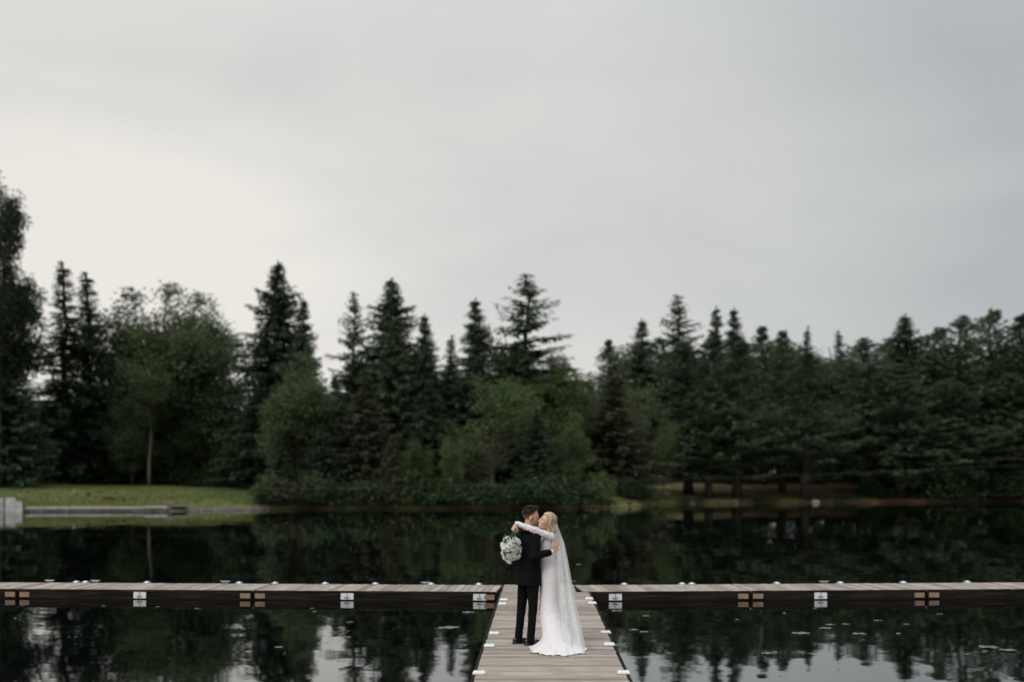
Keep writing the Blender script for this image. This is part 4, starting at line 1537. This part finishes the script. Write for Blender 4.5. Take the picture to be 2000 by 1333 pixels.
b = MB()
head_shapes(b, FB, .98, True)
bN = Vector((.293, .03, 1.475))
b.capsule(bN, bHC + Vector((.025, .0, -.055)), .050, .047)
b.loft([(.31, .03, .88, .105, .165), (.305, .03, .98, .115, .165), (.285, .03, 1.13, .085, .118), (.272, .035, 1.28, .098, .135),
        (.278, .037, 1.38, .092, .145), (.292, .037, 1.45, .060, .135), (.293, .035, 1.49, .046, .055)], 22)
for q in (-.065, .125):
    b.ell((.240, q, 1.315), (.045, .045, .05))
for (a, e_, w_) in ((bS_L, bE_L, bW_L), (bS_R, bE_R, bW_R)):
    b.capsule(a, e_, .040, .033)
    b.capsule(e_, w_, .033, .022)
for q in (-.055, .115):
    b.capsule((.305, q, .90), (.300, q * .8 + .005, .48), .078, .050)
    b.capsule((.300, q * .8 + .005, .48), (.315, q * .8 + .005, .11), .050, .033)
    b.capsule((.315, q * .8 + .005, .085), (.20, q * .8, .035), .028, .020)
hand_shapes(b, bW_L + Vector((-.022, -.004, -.012)), Vector((-.42, -.10, -.90)), Vector((-.80, -.45, .35)), -1, .95, .90, .03, .75)
hand_shapes(b, bW_R + Vector((-.022, -.03, -.008)), Vector((-.38, -.62, -.68)), Vector((-.80, .20, .35)), 1, .95, .90, .03, .75)
face_details(b.union('body', SKIN_B, B, .006, 2), FB, .98, HAIR_F, LIP_B)

# sleeves follow the arms
for (a, e_, w_) in ((bS_L, bE_L, bW_L), (bS_R, bE_R, bW_R)):
    s_ = MB()
    s_.capsule(a + Vector((.012, 0, -.012)), e_, .056, .043, 16)
    s_.capsule(e_, w_ + (w_ - e_).normalized() * -.004, .044, .033, 16)
    s_.union('sleeve', LACE_S, B, .005, 2, wrinkle(28, .010, a.y * 9))


def gown_wave(q, g):
    a = max(0, q - .52) / .48
    return 1 + a * a * (.050 * math.sin(9 * g + 1.0) + .035 * math.sin(15 * g + 4 * q) + .02 * math.sin(23 * g))


gr = [(.293, .035, 1.492, .052, .070), (.292, .037, 1.462, .074, .150), (.282, .037, 1.40, .104, .165), (.264, .036, 1.32, .128, .160), (.268, .034, 1.25, .114, .145),
      (.283, .032, 1.16, .098, .128), (.292, .03, 1.10, .108, .145), (.306, .03, 1.02, .128, .168), (.314, .03, .94, .140, .182),
      (.312, .03, .86, .138, .186), (.308, .02, .76, .132, .180), (.304, .01, .66, .128, .174), (.303, -.005, .56, .130, .172), (.308, -.025, .46, .140, .182),
      (.322, -.06, .36, .155, .215), (.350, -.12, .27, .168, .275), (.385, -.21, .19, .185, .350), (.410, -.32, .12, .212, .430),
      (.420, -.43, .075, .250, .490), (.412, -.51, .045, .295, .545), (.404, -.555, .022, .335, .580), (.400, -.565, .006, .352, .592)]
gw = MB()
gw.loft(gr, 120, cap=False, wave=gown_wave)
me = gw.mesh('gown', LACE_G, True)
gown = link('gown', me, B)
md = gown.modifiers.new('s', 'SUBSURF')
md.levels = 1
md.render_levels = 1
# ruffled hem edge lying on the deck
hm_ = MB()
N_ = 150
for n_ in range(N_):
    g_ = 2 * PI * n_ / N_
    w_ = gown_wave(1, g_)
    for rr, zz in ((.985, .016), (1.02, .012 + .006 * math.sin(17 * g_)), (1.05, .006 + .010 * (math.sin(23 * g_ + 1) > 0) * abs(math.sin(11 * g_)))):
        hm_.v.append(Vector((.400 + .352 * math.cos(g_) * w_ * rr, -.565 + .592 * math.sin(g_) * w_ * rr, zz)))
for n_ in range(N_):
    n2 = (n_ + 1) % N_
    for q in range(2):
        hm_.f.append([n_ * 3 + q, n_ * 3 + q + 1, n2 * 3 + q + 1, n2 * 3 + q])
hm_.build('hem', LACE_G, gown, True)
# buttons down the back
for q in range(9):
    MB().ell((.375 - .012 * abs(q - 4) + (.02 if q > 5 else 0), .0, 1.38 - q * .035), (.006, .006, .006), None, 8, 6).build('button', SHIRT, gown, True)

# wavy hair made of locks
hr = random.Random(8)
hb = MB()
cn, cmm = 28, 14
for jn in range(cmm + 1):
    for i_ in range(cn):
        ph = 2 * PI * i_ / cn
        cph = math.cos(ph)
        lim = .86 + 1.35 * max(0, min(1, (.42 - cph) / .8))
        th = lim * jn / cmm
        lf = .010 + .008 * math.sin(ph * 9 + jn * .8) * math.sin(th)
        p = Vector(((.104 + lf) * math.sin(th) * math.cos(ph) - .014, (.082 + lf) * math.sin(th) * math.sin(ph), (.093 + lf) * math.cos(th) + .046)) * .98
        hb.v.append(FB @ p)
for jn in range(cmm):
    for i_ in range(cn):
        i2 = (i_ + 1) % cn
        hb.f.append([jn * cn + i_, (jn + 1) * cn + i_, (jn + 1) * cn + i2, jn * cn + i2])
for q in range(330):
    sdd = hr.choice((-1, 1))
    ph0 = sdd * hr.uniform(.98, PI)
    th0 = hr.uniform(.05, .7)
    pts, rad = [], []
    L_end = hr.uniform(.10, .25)
    amp = hr.uniform(.004, .011)
    fr_ = hr.uniform(34, 44)
    phs = ph0 * 2.2 + hr.uniform(-.5, .5)
    lift = hr.uniform(.006, .020)
    for s in range(8):
        th = th0 + (1.7 - th0) * s / 7
        p = Vector(((.103 + lift) * math.sin(th) * math.cos(ph0) - .014, (.082 + lift) * math.sin(th) * math.sin(ph0), (.093 + lift) * math.cos(th) + .046)) * .98
        w3 = FB @ p
        w3 += Vector((.35, sdd * .8, 0)) * (.005 * math.sin(s * 1.1 + phs))
        pts.append(w3)
        rad.append(.0062)
    base = pts[-1]
    for s in range(1, 11):
        dz = L_end * s / 10
        sw = min(1, s / 4)
        p = base + Vector((.040 * s / 10 + sw * amp * math.sin(dz * fr_ + phs), sw * amp * .8 * math.cos(dz * fr_ + phs) - sdd * .016 * s / 10, -dz))
        pts.append(p)
        rad.append(.0068 * (1 - (s / 10) ** 2 * .8))
    hb.tube(pts, rad, 5, True)
hb.build('hair', HAIR_B, B, True)

# veil: open sheet of tulle from the comb at the back of the head to the deck
vl = MB()
NV, NU = 40, 64
for jv in range(NV + 1):
    q = jv / NV
    z = 1.700 * (1 - q) + .012
    for i_ in range(NU + 1):
        u = i_ / NU * 2 - 1                       # -1 lens side front .. +1 far side front
        a = u * R(84)
        rr = .060 + .050 * min(1, q * 5) + .185 * q ** 1.15
        fold = 1 + (.10 + .05 * q) * math.sin(u * 17 + 2.2 * q) * min(1, q * 4) + .05 * math.sin(u * 31 + 1.0) * q
        cx_ = .318 + .115 * q + .01 * math.sin(6 * q)
        cy_ = -.012 - .36 * q ** 1.6
        sy = .75 + .95 * q
        vl.v.append(Vector((cx_ + math.cos(a) * rr * fold, cy_ + math.sin(a) * rr * fold * sy, z)))
for jv in range(NV):
    for i_ in range(NU):
        b0 = jv * (NU + 1) + i_
        vl.f.append([b0, b0 + 1, b0 + NU + 2, b0 + NU + 1])
# gathered crown of the veil
vo = vl.build('veil', VEIL, B, True)
cb = MB()
for q in range(9):
    a = R(-60 + q * 15)
    cb.capsule(Vector((.318 + math.cos(a) * .058, -.012 + math.sin(a) * .044, 1.712)), Vector((.318 + math.cos(a) * .056, -.012 + math.sin(a) * .042, 1.690)), .006, .004, 6)
cb.build('comb', SHIRT, vo, True)

# ---------- bouquet, hanging head down from the hands
BQ = Vector((-.222, -.175, 1.300))
bq = empty('bouquet', PO + BQ + Vector((.012, .008, .02)))
bq.scale = (.86, .86, .86)
tag(bq, 'bouquet of white blossoms with a few green leaves held behind the back of the suit', 'bouquet')
def m_petal(name, c0, c1):
    k = NT(name)
    c = k.ramp(k.noise(k.obj(), 30, 4), [(.3, c0), (.7, c1)])
    tl = k.n('ShaderNodeBsdfTranslucent', {'Color': c}).outputs[0]
    return k.done(k.n('ShaderNodeMixShader', {0: .5, 1: k.pbr(c, .6, None, .25), 2: tl}).outputs[0])


PETAL = m_petal('cream_petals', (.88, .85, .78), (.95, .93, .89))
PETAL2 = m_petal('white_petals', (.90, .89, .86), (.96, .95, .93))
STEM = m_plain('green_stem', (.03, .06, .02), (.07, .12, .04), 30, .6)
br_ = random.Random(4)


def bloom_mesh(seed, layers, mat):
    r = random.Random(seed)
    mb = MB()
    for li, (n, rad_, tilt, ln) in enumerate(layers):
        for q in range(n):
            a = 2 * PI * (q + .5 * li) / n + r.uniform(-.15, .15)
            o_ = Vector((math.cos(a), math.sin(a), 0))
            s_ = Vector((-o_.y, o_.x, 0))
            tl = tilt + r.uniform(-.12, .12)
            up_ = Vector((0, 0, 1))
            b0 = len(mb.v)
            w_ = ln * r.uniform(.42, .55)
            for (f_, wf, cu) in ((0, .3, 0), (.45, 1.0, .10), (.8, .85, .06), (1.0, .35, -.06)):
                c = o_ * (rad_ + ln * f_ * math.cos(tl)) + up_ * (ln * f_ * math.sin(tl) - abs(cu) * 0)
                c += (up_ * math.cos(tl) - o_ * math.sin(tl)) * (-cu * ln)
                for sg in (-1, 0, 1):
                    mb.v.append(c + s_ * (sg * w_ * wf) + up_ * (abs(sg) * ln * .10))
            for f_ in range(3):
                for sg in range(2):
                    i0 = b0 + f_ * 3 + sg
                    mb.f.append([i0, i0 + 1, i0 + 4, i0 + 3])
    return mb.mesh('bloom', mat, True)


ROSE = [(5, .002, 1.25, .022), (6, .006, .95, .028), (7, .008, .55, .034), (7, .008, .18, .038)]
OPEN = [(3, .002, 1.1, .018), (5, .004, .35, .040), (5, .004, .05, .044)]
blooms = [bloom_mesh(1, ROSE, PETAL), bloom_mesh(2, ROSE, PETAL2), bloom_mesh(3, OPEN, PETAL2)]
cn_ = 0
for q in range(210):
    n_ = 78
    if cn_ >= n_:
        break
    i_ = cn_ + .5
    th = math.acos(1 - 2 * i_ / n_ * .88)
    ph = PI * (1 + 5 ** .5) * i_
    d = Vector((math.sin(th) * math.cos(ph), math.sin(th) * math.sin(ph), -math.cos(th)))
    rr = br_.uniform(.74, 1.20)
    p = Vector((d.x * .122 * rr, d.y * .115 * rr, d.z * .185 * rr))
    if p.z < -.07:
        p.x += .012 + .10 * (p.z + .07)           # the lower end trails away from the back
        p.z -= .03
    cn_ += 1
    o = link('bloom', br_.choice(blooms), bq, loc=p, rot=(d + rv(br_) * .25).to_track_quat('Z', 'Y').to_euler(), scale=(br_.uniform(.85, 1.25),) * 3)
core = MB().ell((0, 0, 0), (.10, .095, .16)).build('leaf_core', STEM, bq, True)
for q in range(30):
    d = rv(br_)
    if d.z < -.2:
        d.z = -d.z
    lm2 = Leaves()
    lm2.blade(Vector((d.x * .11, d.y * .11, d.z * .16)), (d + rv(br_) * .5).normalized(), br_.uniform(.07, .11), .035, rv(br_))
    link('leaf', lm2.mesh('leaf', M['bush_light']), bq)
sm = MB()
top_ = (GR - BQ - Vector((.012, .008, .02))) / .86
for q in range(9):
    o_ = Vector((br_.uniform(-.012, .012), br_.uniform(-.012, .012), 0))
    sm.tube([Vector((o_.x * 4, o_.y * 4, .10)), top_ + o_ * .8, top_ + (top_ - Vector((0, 0, .1))).normalized() * .05 + o_ * 1.2], .0042, 6)
sm.build('stems', STEM, bq, True)
MB().tube([top_ - Vector((.01, .015, .06)), top_ + Vector((.0, .0, .01))], [.017, .016], 14).build('ribbon_wrap', SHIRT, bq, True)
# ------------------------------------------------------------------ shore details
sr = random.Random(21)


def shore_y(x):
    return far_shore(x)


# low retaining wall along the lawn, with a taller bulkhead at its end
x0, x1 = -35.0, -25.1
wl_ = empty('retaining_wall', (x0, shore_y(x0), 0))
tag(wl_, 'low pale retaining wall along the foot of the lawn', 'wall')
n_seg = 6
for q in range(n_seg):
    a = x0 + (x1 - x0) * q / n_seg
    b_ = x0 + (x1 - x0) * (q + 1) / n_seg
    pa, pb = Vector((a, shore_y(a) - .12, 0)), Vector((b_, shore_y(b_) - .12, 0))
    ang = math.atan2(pb.y - pa.y, pb.x - pa.x)
    L = (pb - pa).length
    mid = (pa + pb) / 2 - wl_.location
    rot = Matrix.Rotation(ang, 3, 'Z')
    top = .33 + (.045 if q == n_seg - 1 else 0)
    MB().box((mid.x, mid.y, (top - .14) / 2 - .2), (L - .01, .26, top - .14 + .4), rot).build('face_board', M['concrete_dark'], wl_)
    MB().box((mid.x, mid.y - .02, top - .066), (L - .012, .34, .13), rot).build('cap_board', M['pale_board'], wl_)
bk = empty('bulkhead', (-35.62, 91.75, 0))
tag(bk, 'stepped pale timber bulkhead at the water by the lawn', 'wall')
for q in range(9):       # weathered side boards running back along the bank
    MB().box((-.62 - q * .16, -.02 + q * .05, .36), (.155, .07, 1.30 + .02 * math.sin(q * 2)), None).build('side_board', M['concrete_dark'] if q % 3 == 1 else M['concrete'], bk)
for q in range(4):
    MB().box((-.46 + q * .158, -.16, .36), (.152, .07, 1.32 - (.0 if q < 4 else .2)), None).build('front_board', M['pale_board'], bk)
for q in range(3):
    MB().box((.18 + q * .158, -.14, .26), (.152, .07, 1.02), None).build('step_board', M['pale_board'], bk)
MB().box((-.1, .25, .33), (1.0, .6, 1.1)).build('fill_block', M['concrete_dark'], bk)

M['pebble'] = m_plain('brown_grey_pebbles', (.06, .048, .04), (.30, .255, .22), 6, .85, .3, .2)
# pebbles on the bare bit of shore
gv = MB()
for q in range(1300):
    x = sr.uniform(-25.0, -18.6)
    y = shore_y(x) + sr.uniform(-.2, .75) * sr.random() ** .7 + .02
    z = hgt(x, y)
    s = sr.uniform(.035, .12) * (.7 if q % 3 else 1.1)
    b0 = len(gv.v)
    c = Vector((x, y, max(z, -.02) + s * .2))
    for d in ((1, 0, 0), (-1, 0, 0), (0, 1, 0), (0, -1, 0), (0, 0, .6), (0, 0, -.6)):
        gv.v.append(c + Vector(d) * s * sr.uniform(.7, 1.2))
    for f_ in ((0, 2, 4), (2, 1, 4), (1, 3, 4), (3, 0, 4), (2, 0, 5), (1, 2, 5), (3, 1, 5), (0, 3, 5)):
        gv.f.append([b0 + i_ for i_ in f_])
tag(gv.build('gravel', M['pebble']), 'pale pebbles along the bare shore below the lawn', 'gravel', kind='stuff')

# grass tufts that break up the lawn, mostly near the waterline
gm = Leaves()
for q in range(16000):
    x = sr.uniform(-46, -18)
    y = shore_y(x) + .25 + abs(sr.gauss(0, 9))
    z = hgt(x, y)
    p = Vector((x, y, z - .01))
    for _ in range(2):
        d = (Vector((0, 0, 1)) + rv(sr) * .6).normalized()
        gm.blade(p + rv(sr) * .05, d, sr.uniform(.05, .13), .035, Vector((rv(sr).x, -1, .2)).normalized())
for q in range(5000):
    x = sr.uniform(7, 36)
    y = shore_y(x) + .1 + abs(sr.gauss(0, 1.6))
    z = hgt(x, y)
    p = Vector((x, y, z - .01))
    d = (Vector((0, 0, 1)) + rv(sr) * .6).normalized()
    gm.blade(p, d, sr.uniform(.08, .25), .05, Vector((rv(sr).x, -1, .2)).normalized())
GRASS = m_leaf('grass_blades', (.050, .075, .018), (.110, .130, .040), None, .2)
tag(link('grass', gm.mesh('grass', GRASS)), 'short lawn grass and bank tufts', 'grass', kind='stuff')


def boulder(name, loc, size, seed, label, mat=None, cat='rock'):
    bm = bmesh.new()
    bmesh.ops.create_icosphere(bm, subdivisions=3, radius=1)
    for v_ in bm.verts:
        k_ = 1 + .22 * noise.noise(v_.co * 1.3 + Vector((seed, 0, 0))) + .08 * noise.noise(v_.co * 4 + Vector((0, seed, 0)))
        v_.co = Vector((v_.co.x * size[0] * k_, v_.co.y * size[1] * k_, v_.co.z * size[2] * k_))
    me = bpy.data.meshes.new(name)
    bm.to_mesh(me)
    bm.free()
    me.materials.append(mat or M['rock'])
    me.polygons.foreach_set('use_smooth', [True] * len(me.polygons))
    o = link(name, me, None, loc)
    tag(o, label, cat)
    return o


p = on_plane(1592, 983, 0)
p.y = shore_y(p.x) - .35
boulder('boulder', (p.x, p.y, .10), (.40, .30, .22), 3.0, 'pale rounded rock at the waterline below the pines')
for px, D, sz, lab in ((1438, 122.6, (.35, .25, .2), 'small grey stone at the foot of the straight shore pine'),
                       (1352, 121.4, (.3, .25, .15), 'small pale stone by the first low plant patch'),
                       (330, 94.6, (.5, .3, .22), 'dark earthy clump at the end of the low wall')):
    X = (px - CX) / FPX * D
    D = max(D, shore_y(X) + .1)
    boulder('stone', (X, D, hgt(X, D) + .03), sz, px * .1, lab, M['concrete_dark'] if px != 1352 else M['rock'])
# half sunken log
lg = MB()
a, b_ = on_plane(1608, 983.4, .06), on_plane(1640, 982.6, .10)
a.y = shore_y(a.x) - .25
b_.y = shore_y(b_.x) + .5
lg.tube([a, (a + b_) / 2 + Vector((0, 0, .05)), b_ + Vector((0, 0, .12))], [.06, .09, .08], 9)
tag(lg.build('driftwood_log', M['bark_dead'], None, True), 'thin driftwood log beside the pale rock', 'log')

# ducks on the lawn and on the spit
def duck_meshes():
    b = MB()
    b.ell((0, 0, .17), (.20, .095, .095), Matrix.Rotation(R(-8), 3, 'Y'))
    b.ell((.10, 0, .19), (.10, .085, .085))
    b.capsule((-.16, 0, .19), (-.29, 0, .235), .05, .012)
    b.capsule((.15, 0, .21), (.20, 0, .33), .045, .032)
    b.ell((.225, 0, .355), (.052, .038, .042))
    return b


def duck(px, py, rz, s, lab, pale=False, graze=False):
    # walk back along the sight line until it meets the bank
    Y = 88.0
    while Y < 125:
        q = at(px, py, Y)
        if lake_d(q.x, q.y) < 0 and q.z <= hgt(q.x, q.y):
            break
        Y += .2
    q = at(px, py, Y)
    r = empty('duck', (q.x, q.y, hgt(q.x, q.y) - .01), rz)
    r.scale = (s, s, s)
    tag(r, lab, 'duck', 'ducks resting on the bank')
    b = MB()
    b.ell((0, 0, .17), (.20, .095, .095), Matrix.Rotation(R(-8), 3, 'Y'))
    b.ell((.10, 0, .19), (.10, .085, .085))
    b.capsule((-.16, 0, .19), (-.29, 0, .235), .05, .012)
    if graze:
        b.capsule((.15, 0, .20), (.26, 0, .13), .045, .032)
        hc = Vector((.285, 0, .085))
        bd = Vector((.6, 0, -.8))
    else:
        b.capsule((.15, 0, .21), (.20, 0, .33), .045, .032)
        hc = Vector((.225, 0, .355))
        bd = Vector((1, 0, -.12))
    b.ell(hc, (.052, .038, .042))
    b.union('body', M['duck_pale'] if pale else M['duck'], r, .014, 2)
    MB().capsule(hc + bd * .04, hc + bd * .10, .016, .012, 8).build('bill', M['bill'], r, True)
    for sg in (-1, 1):
        MB().ell((-.02, sg * .085, .185), (.15, .022, .065), Matrix.Rotation(R(-6), 3, 'Y'), 12, 8).build('wing', M['duck'], r, True)
        lg_ = MB()
        lg_.tube([(.02, sg * .04, .10), (.03, sg * .042, .015)], .009, 6)
        lg_.box((.05, sg * .042, .008), (.07, .05, .01))
        lg_.build('leg', M['bill'], r)


duck(145, 968, R(-80), 1.15, 'pale breasted duck standing highest on the lawn', True)
duck(173, 971, R(-110), 1.1, 'brown duck standing alone just below the pale one')
duck(209, 978.5, R(190), 1.2, 'brown duck lying on the lawn, larger of the close pair', False, True)
duck(220, 979, R(10), 1.1, 'brown duck feeding, smaller of the close pair on the lawn', False, True)
duck(242, 982, R(-70), 1.1, 'brown duck standing lowest on the lawn near the wall')
duck(1230, 989, R(0), 1.1, 'dark duck resting on the small grassy spit')

# steel cables over the water, fixed to posts outside the photo
def post(x, y, h_, lab):
    r = empty('cable_post', (x, y, hgt(x, y) - .3))
    tag(r, lab, 'post')
    MB().tube([(0, 0, 0), (0, 0, h_ + .6)], [.12, .10], 12).build('shaft', M['bark'], r, True)
    MB().box((0, 0, h_ + .3), (.3, .06, .08)).build('bracket', M['galv'], r)


post(-58.5, 90, 1.6, 'wooden cable post on the lawn side bank outside the photo')
post(67, 86, 3.6, 'wooden cable post on the pine side bank outside the photo')
c1 = MB()
CP = [(-58.5, 1.55)] + [((px - CX) / FPX * 88, CAM_Z - (py - HY) / FPX * 88) for px, py in
                        ((0, 961), (200, 960.3), (400, 958), (600, 954.8), (800, 951), (1000, 946.5), (1200, 941), (1400, 934.5), (1600, 927), (1800, 918.5), (2000, 909))] + [(67, 4.05)]
c1.tube([Vector((x, 88, z)) for x, z in CP], .006, 5, False)
tag(c1.build('cable', M['cable'], None, True), 'thin steel cable stretched low across the whole pond', 'cable')
c2 = MB()
c2.tube([Vector((67, 90, 4.3)), at(2000, 896, 104), at(1940, 898.5, 118), at(1900, 903, 130)], .007, 5, False)
tag(c2.build('cable', M['galv'], None, True), 'short bright cable running into the shrubs at the wooded edge', 'cable')

# lily pads and drifting leaves
LP = [(77, 1206, 17, 0), (45, 1183, 9, 0), (30, 1208, 7, 1), (202, 1184, 8, 0), (545, 1265, 18, 0), (683, 1216, 14, 0), (610, 1189, 10, 0), (614, 1195, 8, 1),
      (878, 1227, 42, 0), (914, 1197, 26, 0), (1118, 1136, 14, 0), (1205, 1194, 24, 0), (1238, 1231, 20, 0), (1262, 1204, 16, 0), (1258, 1235, 20, 0),
      (1565, 1238, 36, 0), (1622, 1221, 20, 0), (1612, 1228, 26, 0), (1652, 1220, 16, 0), (1678, 1239, 28, 0), (1715, 1213, 18, 0), (1755, 1238, 12, 1),
      (1770, 1220, 14, 0), (1440, 1211, 10, 0), (1532, 1198, 8, 1), (1592, 1189, 10, 0), (1970, 1271, 34, 0), (1930, 1265, 40, 0), (1485, 1178, 6, 1),
      (1835, 1200, 12, 0), (1130, 1103, 10, 1), (1095, 1103, 8, 1), (1500, 1277, 26, 0), (1890, 1279, 14, 0), (308, 1186, 8, 0), (385, 1189, 9, 0)]
NUM = {}
LP.sort()
for n_, (px, py, w_, leaf) in enumerate(LP):
    p = on_plane(px, py, .006)
    rad_ = w_ / FPX * p.y / 2
    mb = MB()
    N_ = 22
    mb.v.append(Vector((0, 0, 0)))
    for q in range(N_ + 1):
        a = R(14) + R(332) * q / N_
        rr = 1 + .06 * math.sin(3 * a + n_)
        mb.v.append(Vector((math.cos(a) * rad_ * rr, math.sin(a) * rad_ * rr * (.55 if leaf else .9), .004 + .012 * abs(math.sin(2.5 * a + n_)) * rad_ / .15)))
    for q in range(N_):
        mb.f.append([0, q + 1, q + 2])
    o = mb.build('floating_leaf' if leaf else 'lily_pad', M['dry_leaf'] if leaf else M['pad'], None, True, loc=p, rot=(0, 0, sr.uniform(0, 6.28)))
    md = o.modifiers.new('t', 'SOLIDIFY')
    md.thickness = .003
    zone = ('by the lawn side dock arm' if px < 560 else 'on the bouquet side water' if px < 1000 else
            'on the veil side water' if px < 1300 else 'past the pine side arm')
    size = 'tiny' if w_ < 10 else 'small' if w_ < 20 else 'broad'
    key = (zone, bool(leaf))
    NUM[key] = NUM.get(key, 0) + 1
    kind_ = 'drifting leaf' if leaf else 'lily pad'
    tag(o, f"{size} {kind_} {zone}, {ORD[NUM[key] - 1]} from the lawn side", 'leaf' if leaf else 'lily pad', 'lily pads and leaves floating on the pond')
